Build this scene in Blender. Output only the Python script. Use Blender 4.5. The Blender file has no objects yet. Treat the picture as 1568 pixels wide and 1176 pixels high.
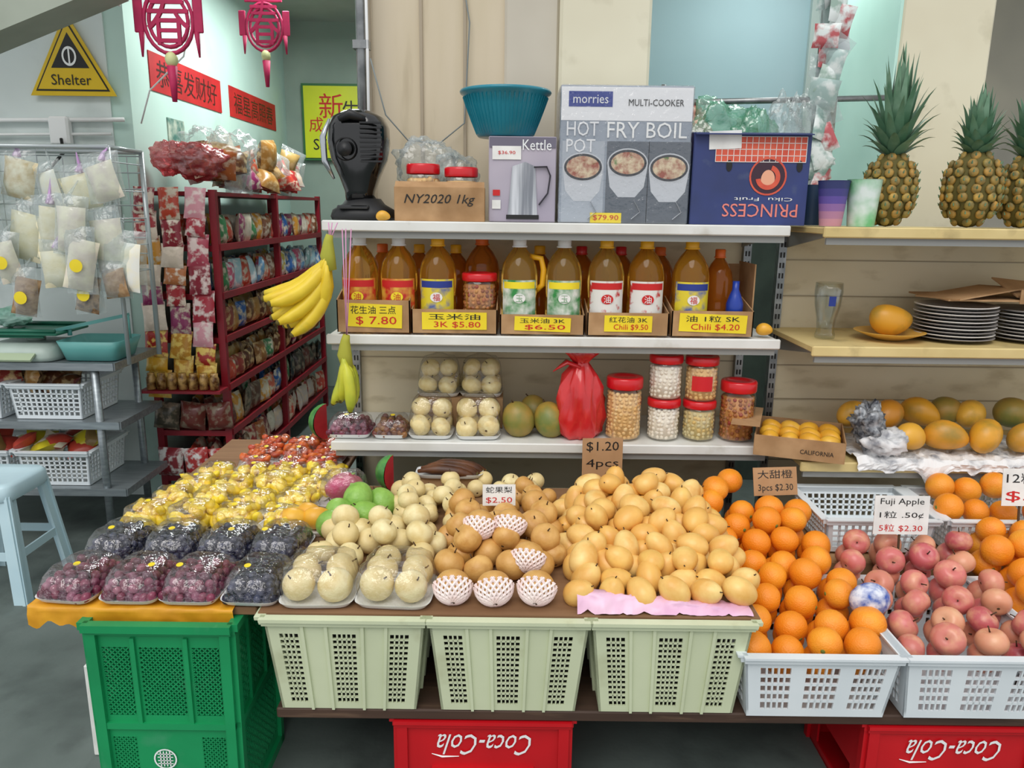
import bpy, math, random
from mathutils import Vector, Matrix, Euler, noise
R=random.Random(11)
sc=bpy.context.scene
try: sc.view_settings.view_transform='Standard'
except Exception: pass
pi=math.pi
# ------------------------------------------------------------------ materials
def lin(h):
    h=h.lstrip('#'); o=[]
    for i in (0,2,4):
        c=int(h[i:i+2],16)/255
        o.append(c/12.92 if c<=.04045 else ((c+.055)/1.055)**2.4)
    return (*o,1)
MC={}
def mat(name,c='#888888',c2=None,rough=.5,scale=6,metal=0,bump=0,bscale=40,isl=None,const=False,trans=0,coat=0,emis=0,detail=3,stretch=None,lo=.35,hi=.65,dirt=None,sub=0):
    if name in MC: return MC[name]
    m=bpy.data.materials.new(name); m.use_nodes=True
    nt=m.node_tree; N=nt.nodes; L=nt.links; b=N['Principled BSDF']
    b.inputs['Roughness'].default_value=rough; b.inputs['Metallic'].default_value=metal
    b.inputs['Transmission Weight'].default_value=trans; b.inputs['Coat Weight'].default_value=coat
    b.inputs['Coat Roughness'].default_value=.08
    if trans: b.inputs['IOR'].default_value=1.25
    if sub:
        b.inputs['Subsurface Weight'].default_value=sub; b.inputs['Subsurface Scale'].default_value=.01
    tc=N.new('ShaderNodeTexCoord'); src=tc.outputs['Object']
    if stretch:
        mp=N.new('ShaderNodeMapping'); mp.inputs['Scale'].default_value=stretch; L.new(src,mp.inputs['Vector']); src=mp.outputs['Vector']
    col=None
    def noi(s,d=3):
        n=N.new('ShaderNodeTexNoise'); n.inputs['Scale'].default_value=s; n.inputs['Detail'].default_value=d; L.new(src,n.inputs['Vector']); return n.outputs['Fac']
    def ramp(f,cols,cst=False,p0=0,p1=1):
        r=N.new('ShaderNodeValToRGB'); e=r.color_ramp.elements; k=len(cols)
        if cst: r.color_ramp.interpolation='CONSTANT'
        e[0].position=p0; e[0].color=lin(cols[0])
        if k>1:
            e[1].position=p1 if not cst else 1/k; e[1].color=lin(cols[1] if k==2 or cst else cols[-1])
            if k>2:
                for i in range(2 if cst else 1,k if cst else k-1):
                    q=e.new(i/k if cst else p0+(p1-p0)*i/(k-1)); q.color=lin(cols[i])
        L.new(f,r.inputs['Fac']); return r.outputs['Color']
    def mix(f,a,bb):
        x=N.new('ShaderNodeMix'); x.data_type='RGBA'
        if isinstance(f,float): x.inputs[0].default_value=f
        else: L.new(f,x.inputs[0])
        for s,i in ((a,6),(bb,7)):
            if isinstance(s,tuple): x.inputs[i].default_value=s
            else: L.new(s,x.inputs[i])
        return x.outputs[2]
    if isl:
        g=N.new('ShaderNodeNewGeometry'); col=ramp(g.outputs['Random Per Island'],isl,const)
        if c2:
            f=ramp(noi(scale,detail),['#000000','#ffffff'],False,lo,hi); col=mix(f,col,lin(c2))
    elif c2: col=ramp(noi(scale,detail),[c,c2],False,lo,hi)
    if dirt:
        f=ramp(noi(dirt[1],6),['#000000','#ffffff'],False,dirt[2],dirt[3])
        col=mix(f,col if col is not None else lin(c),lin(dirt[0]))
    if col is None: b.inputs['Base Color'].default_value=lin(c)
    else: L.new(col,b.inputs['Base Color'])
    if emis:
        b.inputs['Emission Color'].default_value=lin(c); b.inputs['Emission Strength'].default_value=emis
    if bump:
        bn=N.new('ShaderNodeBump'); bn.inputs['Strength'].default_value=bump; bn.inputs['Distance'].default_value=.01
        L.new(noi(bscale,4),bn.inputs['Height']); L.new(bn.outputs['Normal'],b.inputs['Normal'])
    MC[name]=m; return m
def film(name,tint='#ffffff',base=.06,edge=.55,rough=.12,sc_=60,diff=None):
    if name in MC: return MC[name]
    m=bpy.data.materials.new(name); m.use_nodes=True; nt=m.node_tree; N=nt.nodes; L=nt.links
    N.remove(N['Principled BSDF']); out=N['Material Output']
    t=N.new('ShaderNodeBsdfTransparent'); t.inputs['Color'].default_value=lin(tint)
    g=N.new('ShaderNodeBsdfGlossy'); g.inputs['Roughness'].default_value=rough
    lw=N.new('ShaderNodeLayerWeight'); lw.inputs['Blend'].default_value=.35
    mr=N.new('ShaderNodeMapRange'); mr.inputs['To Min'].default_value=base; mr.inputs['To Max'].default_value=edge
    L.new(lw.outputs['Facing'],mr.inputs['Value'])
    n=N.new('ShaderNodeTexNoise'); n.inputs['Scale'].default_value=sc_; n.inputs['Detail'].default_value=3
    tc=N.new('ShaderNodeTexCoord'); L.new(tc.outputs['Object'],n.inputs['Vector'])
    bp=N.new('ShaderNodeBump'); bp.inputs['Strength'].default_value=.9; bp.inputs['Distance'].default_value=.01
    L.new(n.outputs['Fac'],bp.inputs['Height']); L.new(bp.outputs['Normal'],g.inputs['Normal'])
    gs=g.outputs[0]
    if diff:
        d=N.new('ShaderNodeBsdfDiffuse'); d.inputs['Color'].default_value=lin(diff); y=N.new('ShaderNodeMixShader'); y.inputs[0].default_value=.6
        L.new(g.outputs[0],y.inputs[1]); L.new(d.outputs[0],y.inputs[2]); gs=y.outputs[0]
    x=N.new('ShaderNodeMixShader'); L.new(mr.outputs['Result'],x.inputs[0]); L.new(t.outputs[0],x.inputs[1]); L.new(gs,x.inputs[2])
    L.new(x.outputs[0],out.inputs['Surface']); MC[name]=m; return m
FILM=film('cling_film',base=.07,edge=.5,sc_=45); CLEAR=film('clear_plastic',base=.05,edge=.4,rough=.05,sc_=8); BAGF=film('bag_plastic','#f4f8f8',base=.16,edge=.6,rough=.2,sc_=35,diff='#e6ecec')
WHITE=mat('white_foam','#eceeee',rough=.5); BLACK=mat('black_ink','#141414',rough=.5)
STEM=mat('stem_brown','#4a3520',rough=.8); METAL=mat('galvanised','#9a9c9c','#7c7f80',rough=.35,metal=.8,scale=20)
CARD=mat('cardboard','#b8936a','#a58058',rough=.85,scale=14,dirt=('#8a6844',6,.5,.8))
REDLID=mat('red_lid','#cf1420',rough=.3,coat=.3); YLAB=mat('yellow_label','#f2dc28','#e8cf22',rough=.6,scale=8)
REDINK=mat('red_ink','#c81c1c',rough=.6); PAPER=mat('white_paper','#eeeeea','#dcdcd8',rough=.7,scale=12)
BLUEINK=mat('blue_ink','#23388c',rough=.6)
# ------------------------------------------------------------------ mesh builder
def T(x,y,z): return Matrix.Translation((x,y,z))
def RX(a): return Matrix.Rotation(a,4,'X')
def RY(a): return Matrix.Rotation(a,4,'Y')
def RZ(a): return Matrix.Rotation(a,4,'Z')
def S(x,y=None,z=None):
    if y is None: y=z=x
    return Matrix.Diagonal((x,y,z,1))
def ER(a,b,c): return Euler((a,b,c)).to_matrix().to_4x4()
FRONT=RX(pi/2)
ITAL=Matrix(((1,.3,0,0),(0,1,0,0),(0,0,1,0),(0,0,0,1)))
class MB:
    def __init__(s): s.v=[];s.f=[];s.m=[];s.sm=[];s.mats=[]
    def mi(s,m):
        if m not in s.mats: s.mats.append(m)
        return s.mats.index(m)
    def add(s,vs,fs,m,smooth=True,M=None):
        o=len(s.v); i=s.mi(m)
        if M is None: s.v.extend(tuple(v) for v in vs)
        else: s.v.extend(tuple(M@Vector(v)) for v in vs)
        for f in fs:
            s.f.append([a+o for a in f]); s.m.append(i); s.sm.append(smooth)
    def addt(s,tm,M):
        for vs,fs,m,sm in tm: s.add(vs,fs,m,sm,M)
    def box(s,c,d,m,M=None,b=0):
        hx,hy,hz=d[0]/2,d[1]/2,d[2]/2
        if b<=0:
            vs=[(x*hx+c[0],y*hy+c[1],z*hz+c[2]) for z in(-1,1) for x,y in((-1,-1),(1,-1),(1,1),(-1,1))]
            fs=[(3,2,1,0),(4,5,6,7),(0,1,5,4),(1,2,6,5),(2,3,7,6),(3,0,4,7)]
        else:
            b=min(b,hx*.9,hy*.9,hz*.9); vs=[];ix={}
            for x in(-1,1):
                for y in(-1,1):
                    for z in(-1,1):
                        for a in range(3):
                            p=[x*(hx-b),y*(hy-b),z*(hz-b)]; p[a]=(x*hx,y*hy,z*hz)[a]
                            ix[(x,y,z,a)]=len(vs); vs.append((p[0]+c[0],p[1]+c[1],p[2]+c[2]))
            fs=[]
            for sg in(-1,1):
                fs.append([ix[(sg,y,z,0)] for y,z in((-1,-1),(1,-1),(1,1),(-1,1))])
                fs.append([ix[(x,sg,z,1)] for x,z in((-1,-1),(1,-1),(1,1),(-1,1))])
                fs.append([ix[(x,y,sg,2)] for x,y in((-1,-1),(1,-1),(1,1),(-1,1))])
            for a1 in(-1,1):
                for a2 in(-1,1):
                    fs.append([ix[(a1,a2,-1,0)],ix[(a1,a2,1,0)],ix[(a1,a2,1,1)],ix[(a1,a2,-1,1)]])
                    fs.append([ix[(a1,-1,a2,0)],ix[(a1,1,a2,0)],ix[(a1,1,a2,2)],ix[(a1,-1,a2,2)]])
                    fs.append([ix[(-1,a1,a2,1)],ix[(1,a1,a2,1)],ix[(1,a1,a2,2)],ix[(-1,a1,a2,2)]])
            for x in(-1,1):
                for y in(-1,1):
                    for z in(-1,1): fs.append([ix[(x,y,z,a)] for a in range(3)])
        s.add(vs,fs,m,False,M)
    def hexa(s,p,m,M=None):
        s.add(p,[(3,2,1,0),(4,5,6,7),(0,1,5,4),(1,2,6,5),(2,3,7,6),(3,0,4,7)],m,False,M)
    def lathe(s,prof,m,M=None,seg=24,a0=0,a1=2*pi,smooth=True,fn=None):
        full=abs(a1-a0-2*pi)<1e-6; n=seg if full else seg+1; vs=[];fs=[]
        for r,z in prof:
            for j in range(n):
                a=a0+(a1-a0)*j/seg; rr=max(r,1e-5)
                if fn: rr=fn(rr,z,a)
                vs.append((rr*math.cos(a),rr*math.sin(a),z))
        for i in range(len(prof)-1):
            for j in range(seg):
                k=(j+1)%n; fs.append((i*n+j,i*n+k,(i+1)*n+k,(i+1)*n+j))
        s.add(vs,fs,m,smooth,M)
    def ball(s,c,r,m,rot=None,seg=14,rings=8,nz=0,oct_=0):
        if not isinstance(r,tuple): r=(r,r,r)
        M=T(*c)@(rot or Matrix())@S(*r)
        vs=[(0,0,1)];fs=[]
        for i in range(1,rings):
            t=pi*i/rings
            for j in range(seg):
                a=2*pi*j/seg; vs.append((math.sin(t)*math.cos(a),math.sin(t)*math.sin(a),math.cos(t)))
        vs.append((0,0,-1)); e=len(vs)-1
        if nz:
            o=Vector((c[0]*37,c[1]*41,c[2]*29))
            def dd(v):
                v=Vector(v); q=1+nz*noise.noise(v*1.7+o)
                if oct_: q+=oct_*(abs(noise.noise(v*2.6+o))-.2)-oct_*.6*(abs(noise.noise(v*5.5+o))-.2)
                return tuple(v*q)
            vs=[dd(v) for v in vs]
        for j in range(seg): fs.append((0,1+j,1+(j+1)%seg))
        for i in range(rings-2):
            for j in range(seg):
                a=1+i*seg+j;b=1+i*seg+(j+1)%seg; fs.append((a,a+seg,b+seg,b))
        o=1+(rings-2)*seg
        for j in range(seg): fs.append((e,o+(j+1)%seg,o+j))
        s.add(vs,fs,m,True,M)
    def tube(s,pts,r,m,seg=8,M=None,flat=1):
        pts=[Vector(p) for p in pts]; n=len(pts); rs=r if isinstance(r,(list,tuple)) else [r]*n
        vs=[];fs=[]; up=None
        for i,p in enumerate(pts):
            t=(pts[min(i+1,n-1)]-pts[max(i-1,0)]).normalized()
            if up is None:
                up=Vector((0,0,1)) if abs(t.z)<.9 else Vector((1,0,0))
            x=t.cross(up)
            if x.length<1e-6: x=t.cross(Vector((0,1,0)))
            x.normalize(); y=x.cross(t).normalized(); up=y
            for j in range(seg):
                a=2*pi*j/seg; vs.append(tuple(p+x*math.cos(a)*rs[i]+y*math.sin(a)*rs[i]*flat))
        for i in range(n-1):
            for j in range(seg):
                k=(j+1)%seg; fs.append((i*seg+j,i*seg+k,(i+1)*seg+k,(i+1)*seg+j))
        fs.append(tuple(range(seg))[::-1]); fs.append(tuple((n-1)*seg+j for j in range(seg)))
        s.add(vs,fs,m,seg>4,M)
    def loft(s,secs,m,M=None,seg=28,p=4,cap0=True,cap1=False,smooth=True,nz=0):
        vs=[];fs=[]
        for w,d,z in secs:
            for j in range(seg):
                a=2*pi*j/seg; c,q=math.cos(a),math.sin(a)
                x=math.copysign(abs(c)**(2/p),c)*w/2; y=math.copysign(abs(q)**(2/p),q)*d/2
                v=Vector((x,y,z))
                if nz: v+=noise.noise_vector(v*45)*nz
                vs.append(tuple(v))
        for i in range(len(secs)-1):
            for j in range(seg):
                k=(j+1)%seg; fs.append((i*seg+j,i*seg+k,(i+1)*seg+k,(i+1)*seg+j))
        if cap0: fs.append(tuple(range(seg))[::-1])
        if cap1: fs.append(tuple((len(secs)-1)*seg+j for j in range(seg)))
        s.add(vs,fs,m,smooth,M)
    def grid(s,fn,nx,ny,m,M=None,smooth=True):
        vs=[fn(i/nx,j/ny) for j in range(ny+1) for i in range(nx+1)]
        fs=[(j*(nx+1)+i,j*(nx+1)+i+1,(j+1)*(nx+1)+i+1,(j+1)*(nx+1)+i) for j in range(ny) for i in range(nx)]
        s.add(vs,fs,m,smooth,M)
    def text(s,body,w,h,m,M,ext=.0006):
        try:
            vs,fs=textmesh(body)
            if not vs: return
            xs=[v[0] for v in vs]; ys=[v[1] for v in vs]
            x0,x1,y0,y1=min(xs),max(xs),min(ys),max(ys)
            k=w/max(x1-x0,1e-4); kk=h/max(y1-y0,1e-4) if h else k
            vs2=[((x-(x0+x1)/2)*k,(y-(y0+y1)/2)*kk,ext) for x,y,z in vs]
            s.add(vs2,fs,m,False,M)
        except Exception as e: print('text fail',body,e)
    def build(s,name,recalc=True):
        xs=[v[0] for v in s.v];ys=[v[1] for v in s.v];zs=[v[2] for v in s.v]
        o=Vector(((min(xs)+max(xs))/2,(min(ys)+max(ys))/2,min(zs)))
        me=bpy.data.meshes.new(name); me.from_pydata([(a-o.x,b-o.y,c-o.z) for a,b,c in s.v],[],s.f)
        for m in s.mats: me.materials.append(m)
        me.polygons.foreach_set('material_index',s.m); me.polygons.foreach_set('use_smooth',s.sm)
        me.update()
        ob=bpy.data.objects.new(name,me); ob.location=o; sc.collection.objects.link(ob); return ob
TC={}
def textmesh(body):
    if body in TC: return TC[body]
    cu=bpy.data.curves.new('t','FONT'); cu.body=body; cu.resolution_u=2; cu.fill_mode='FRONT'
    ob=bpy.data.objects.new('t',cu); sc.collection.objects.link(ob)
    bpy.context.view_layer.update(); dg=bpy.context.evaluated_depsgraph_get()
    me=bpy.data.meshes.new_from_object(ob.evaluated_get(dg))
    vs=[tuple(v.co) for v in me.vertices]; fs=[tuple(p.vertices) for p in me.polygons]
    bpy.data.objects.remove(ob); bpy.data.meshes.remove(me); bpy.data.curves.remove(cu)
    TC[body]=(vs,fs); return TC[body]
def dup(ob,dx,dy,dz,name=None,rz=0):
    o=bpy.data.objects.new(name or ob.name.split('.')[0],ob.data); o.location=ob.location+Vector((dx,dy,dz)); o.rotation_euler=(0,0,rz)
    sc.collection.objects.link(o); return o
def tmpl(fn):
    b=MB(); fn(b); out=[]
    for mi_ in range(len(b.mats)):
        for smf in (True,False):
            fs=[f for f,a,q in zip(b.f,b.m,b.sm) if a==mi_ and q==smf]
            if fs:
                used=sorted({i for f in fs for i in f}); mp={u:i for i,u in enumerate(used)}
                out.append(([b.v[u] for u in used],[[mp[i] for i in f] for f in fs],b.mats[mi_],smf))
    return out
# ------------------------------------------------------------------ fruit templates (unit radius)
def fruit(m,el=1,taper=0,dimple=.0,stem=True,bot=0,sm=STEM,seg=18,calyx=None,bend=0,flat=1):
    def fn(b):
        pr=[]
        n=12
        for i in range(n+1):
            t=pi*i/n; r=math.sin(t)*(1-taper*math.cos(t)); z=el*math.cos(t)
            z-=dimple*math.exp(-(t/.42)**2); z+=bot*math.exp(-((pi-t)/.4)**2)
            pr.append((r,z))
        b.lathe(pr,m,seg=seg)
        if bend or flat!=1: b.v=[(x+bend*(z/el)**2,y*flat,z) for x,y,z in b.v]
        if stem: b.tube([(bend,0,el-dimple-.05),(.03+bend,0,el-dimple*.4+.09),(.07+bend,.02,el+.14)],[.06,.04,.05],sm,seg=5)
        if calyx: b.ball((bend,0,-el+bot+.02),(.15,.15,.05),calyx,seg=8,rings=4)
    return tmpl(fn)
ORANGE=mat('orange_peel',isl=['#f4981c','#f6a42a','#f08c16','#f4ac38'],rough=.42,bump=.25,bscale=260,c2='#ee8a18',scale=14)
APPLE=mat('apple_skin',isl=['#c4605e','#d57a72','#b8505a','#dc9a78','#cc6c6a'],c2='#e0ac86',rough=.32,scale=26,lo=.45,hi=.8)
NASHI=mat('pale_pear_skin',isl=['#eadaa4','#f0e4b2','#e4ce94','#f2e6b2'],c2='#dec88c',rough=.45,scale=30,bump=.1,bscale=150)
TAN=mat('tan_pear_skin',isl=['#dcae66','#e2ba74','#d2a25c','#e4b66c'],c2='#c6924a',rough=.45,scale=30,bump=.1,bscale=150)
YPEAR=mat('yellow_mango_skin',isl=['#f0c468','#f2ce80','#e8b458','#f6dc94','#eeb85c'],c2='#e2ac58',rough=.38,scale=18,bump=.05,bscale=120)
MANGO=mat('mango_skin',isl=['#dca02c','#d0902e','#e4b040','#c88428'],c2='#9a8034',rough=.4,scale=12,lo=.46,hi=.74)
MANGOY=mat('small_mango_skin',isl=['#eeb83a','#e8ac30','#f0c450'],rough=.4,c2='#d89c2c',scale=14)
MANGOG=mat('green_mango_skin',isl=['#b8903c','#a88840','#9a8a40'],c2='#6f7a38',rough=.45,scale=11)
GUAVA=mat('green_fruit_skin',isl=['#8fbf50','#9cc860','#80b048'],c2='#79a844',rough=.4,scale=20,bump=.3,bscale=60)
CALYX=mat('calyx_dark','#5a4428',rough=.9); GSTEM=mat('orange_button','#6c7a30',rough=.8)
F_OR=fruit(ORANGE,.95,0,.06,False,.03,calyx=GSTEM)
F_AP=fruit(APPLE,.9,.06,.3,True,.18,calyx=CALYX)
F_NA=fruit(NASHI,.92,.02,.16,True,.12,calyx=CALYX)
F_TA=fruit(TAN,.92,.02,.16,True,.12,calyx=CALYX)
F_YP=fruit(YPEAR,1.28,.1,.03,True,.03,bend=.13,flat=.93)
F_MG=fruit(MANGO,1.42,.14,0,False,bend=.2,flat=.9); F_MGG=fruit(MANGOG,1.15,.08,.03,True)
F_MY=fruit(MANGOY,1.3,.1,0,False,bend=.15)
F_GU=fruit(GUAVA,1.15,.1,.02,True)
def put(mb,tm,x,y,z,r,ang=.6,rot=None):
    mb.addt(tm,T(x,y,z)@(rot if rot is not None else ER(R.uniform(-ang,ang),R.uniform(-ang,ang),R.uniform(0,6.3)))@S(r*R.uniform(.93,1.06)))
def pile(mb,tm,x0,x1,y0,y1,z0,r,layers,fs,ss=None,bs=0,ang=1.2,lh=1.5,lay=False):
    ss=r*.8 if ss is None else ss
    for L in range(layers):
        xa,xb,ya,yb=x0+L*ss+r,x1-L*ss-r,y0+L*fs+r,y1-L*bs-r
        if xb<xa or yb<ya: break
        ny=max(1,int((yb-ya)/(r*1.8))+1)
        for j in range(ny):
            y=ya+(yb-ya)*j/max(1,ny-1) if ny>1 else (ya+yb)/2
            nx=max(1,int((xb-xa)/(r*(2.12 if lay else 1.95)))+1)
            for i in range(nx):
                x=xa+(xb-xa)*i/max(1,nx-1) if nx>1 else (xa+xb)/2
                x+=(r*.45 if (j+L)%2 else -r*.3)
                rt=None
                if lay:
                    rt=RZ(R.uniform(0,6.3))@RX(pi/2+R.uniform(-.5,.5)) if R.random()<.45 else ER(R.uniform(-.9,.9),R.uniform(-.9,.9),R.uniform(0,6.3))
                put(mb,tm,x+R.uniform(-1,1)*r*.2,y+R.uniform(-1,1)*r*.22,z0+r*.95+L*r*lh+R.uniform(-.15,.2)*r,r,ang,rt)
def slope(mb,tm,x0,x1,y0,y1,z0,z1,r,ang=2,dbl=True):
    ny=int((y1-y0)/(r*1.75))+1
    for q in range(2 if dbl else 1):
        for j in range(ny):
            t=j/max(1,ny-1); y=y0+(y1-y0)*t; z=z0+(z1-z0)*t
            nx=int((x1-x0)/(r*2.0))+1
            for i in range(nx):
                x=x0+(x1-x0)*i/max(1,nx-1)+(r*.5 if j%2 else -r*.4)
                put(mb,tm,x+R.uniform(-1,1)*r*.16,y+q*r*.8+R.uniform(-1,1)*r*.2,z-q*r*1.3+(R.uniform(-.35,.45)*r if not q else 0),r,ang)
# ------------------------------------------------------------------ room
W_L=mat('aqua_wall','#c4e0d6','#b8d6cc',rough=.7,scale=1.5,dirt=('#9cbab0',2.5,.58,.85))
W_F=mat('white_wall','#dae4e2','#ced8d6',rough=.75,scale=1.8,dirt=('#a8b4b0',3,.55,.85))
W_B=mat('grey_green_wall','#9cada2','#8e9f95',rough=.8,scale=2)
FL=mat('concrete_floor','#66716d','#525d59',rough=.65,scale=2.2,bump=.15,bscale=30,dirt=('#3c4442',5,.5,.8))
BEIGE=mat('beige_panel','#d6c8b0','#cabca0',rough=.7,scale=2,dirt=('#ac9c82',4,.58,.85),stretch=(3,1,.5))
CREAMC=mat('cream_column','#dfdac2','#d6cfb6',rough=.7,scale=2,dirt=('#b0a88c',5,.58,.85))
AQUAP=mat('aqua_panel','#b4d0d8','#a9c7cf',rough=.6,scale=1)
CEIL=mat('ceiling_paint','#b4bcb6','#a4aca6',rough=.8,scale=2)
def simple(name,c,d,m,M=None,b=0):
    k=MB(); k.box(c,d,m,M,b); return k.build(name)
simple('floor',(-.5,2.5,-.05),(11,11,.1),FL)
simple('wall_left',(-2.0,5.5,1.55),(.1,2.78,3.1),W_L)
simple('wall_left_front',(-4.0,4.15,1.55),(3.9,.1,3.1),W_F)
simple('wall_back',(1.5,6.92,1.55),(7.2,.1,3.1),W_B)
simple('ceiling',(0,5.1,3.15),(10,3.7,.1),CEIL)
k=MB(); k.box((-.31,3.24,1.55),(.54,.06,3.1),BEIGE)
for x in(-.57,-.37,-.2): k.box((x,3.205,1.55),(.012,.012,3.1),mat('panel_strip','#a89a84',rough=.6))
k.build('wall_partition')
k=MB(); k.box((.06,3.3,1.55),(.21,.24,3.1),mat('column_grey','#cbc4b4','#beb6a6',scale=2,rough=.7),b=.01); k.box((.34,3.3,1.55),(.35,.3,3.1),CREAMC,b=.012); k.build('wall_column')
k=MB(); k.box((1.1,4.5,2.3),(1.0,.06,1.6),AQUAP); k.box((1.1,4.5,.75),(1.4,.06,1.5),mat('dark_lower_panel','#3c4a42','#2e3a34',rough=.8)); k.box((1.6,4.45,1.55),(.05,.03,3.1),mat('trimw','#b8c8c4')); k.box((1.1,4.46,2.75),(.98,.01,.012),mat('cable_grey','#7c8484')); k.build('wall_aqua_partition')  # lower panel coloured dark so the gap between the bays looks dark
k=MB(); k.box((1.72,3.58,1.55),(.37,.55,3.1),CREAMC,b=.01); k.box((1.531,3.58,1.55),(.012,.54,3.1),mat('aquap2','#c6ecE0','#b8e0d4',scale=2,rough=.6)); k.build('wall_pillar')
simple('wall_right',(3.2,5,1.55),(2.6,.1,3.1),mat('grey_wall','#c0baa8','#9c988e',scale=1.2,rough=.8))
k=MB(); k.box((0,0,0),(1.5,.2,.3),mat('concrete_soffit','#a4ac9e','#929a8c',rough=.85,scale=3),T(-2.36,3.35,2.3)@RY(-.36)); k.build('ceiling_beam')
k=MB(); k.tube([(-.59,3.12,1.5),(-.585,3.12,2.4),(-.585,3.12,3.1)],.02,METAL,10); k.tube([(-.565,3.1,1.6),(-.56,3.1,2.2),(-.56,3.1,3.1)],.006,WHITE,6)
k.box((-.585,3.12,2.2),(.06,.05,.03),METAL); k.build('metal_pole')
k=MB()
k.tube([(-.55,3.1,2.15),(-.5,3.12,1.95),(-.42,3.15,1.86),(-.3,3.17,1.85),(-.2,3.18,1.93),(-.18,3.19,2.3),(-.25,3.2,2.7)],.003,mat('cable_grey'),6)
k.build('electric_cable')
k=MB(); 
k.tube([(-1.5,3.9,3.1),(-1.52,3.9,2.5),(-1.6,3.95,2.3),(-1.8,4.0,2.15),(-1.88,4.05,2.0)],.004,WHITE,6)
k.tube([(-1.95,4.08,2.55),(-1.93,4.0,2.75),(-1.9,4.0,3.1)],.006,WHITE,6)
k.box((-1.96,4.06,2.45),(.07,.08,.2),mat('lampbox','#d8d8b8'),RY(.15)); k.build('wall_cable')
# ------------------------------------------------------------------ shelves
SHW=mat('shelf_white','#e2e3df','#d5d5cf',rough=.4,scale=6,dirt=('#a49c88',7,.6,.85))
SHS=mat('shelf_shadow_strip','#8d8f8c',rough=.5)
SHY=mat('shelf_cream','#dcc78c','#ccb67a',rough=.5,scale=5,dirt=('#8f7c50',8,.58,.85))
BACKP=mat('back_panel_cream','#dcd1b4','#d2c6a6',rough=.6,scale=2.5,dirt=('#a08f6c',5,.56,.85),stretch=(1,1,2.5))
def shelf_unit(name,x0,x1,yf,yb,levels,lip,panel,seams,pz0,pz1):
    k=MB()
    for i,z in enumerate(levels):
        k.box(((x0+x1)/2,(yf+yb)/2,z-.012),(x1-x0,yb-yf,.022),lip,b=.003)
        k.box(((x0+x1)/2,yf-.006,z-.016),(x1-x0+.01,.016,.036),lip,b=.004)
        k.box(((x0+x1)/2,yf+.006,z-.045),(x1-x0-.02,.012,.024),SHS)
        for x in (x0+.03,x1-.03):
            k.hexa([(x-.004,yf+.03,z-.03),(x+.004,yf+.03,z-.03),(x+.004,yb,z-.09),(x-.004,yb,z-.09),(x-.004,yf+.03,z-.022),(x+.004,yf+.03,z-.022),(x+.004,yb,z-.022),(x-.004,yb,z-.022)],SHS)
    k.box(((x0+x1)/2,yb+.01,(pz0+pz1)/2),(x1-x0-.06,.015,pz1-pz0),panel)
    for z in seams: k.box(((x0+x1)/2,yb-.0,z),(x1-x0-.06,.006,.004),mat('seam','#a0947a'))
    for x in (x0+.015,x1-.015):
        k.box((x,yb-.01,pz1/2),(.03,.035,pz1),METAL)
        z=.4
        while z<pz1-.03:
            k.box((x-.006,yb-.029,z),(.005,.004,.02),BLACK); k.box((x+.006,yb-.029,z),(.005,.004,.02),BLACK); z+=.04
    return k.build(name)
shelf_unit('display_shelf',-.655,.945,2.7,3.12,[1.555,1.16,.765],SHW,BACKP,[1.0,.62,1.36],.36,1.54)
shelf_unit('display_shelf',1.03,2.7,2.6,3.05,[1.555,1.155,.74],SHY,BACKP,[1.42,1.28,1.0,.86,.6],.36,1.545)
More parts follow.
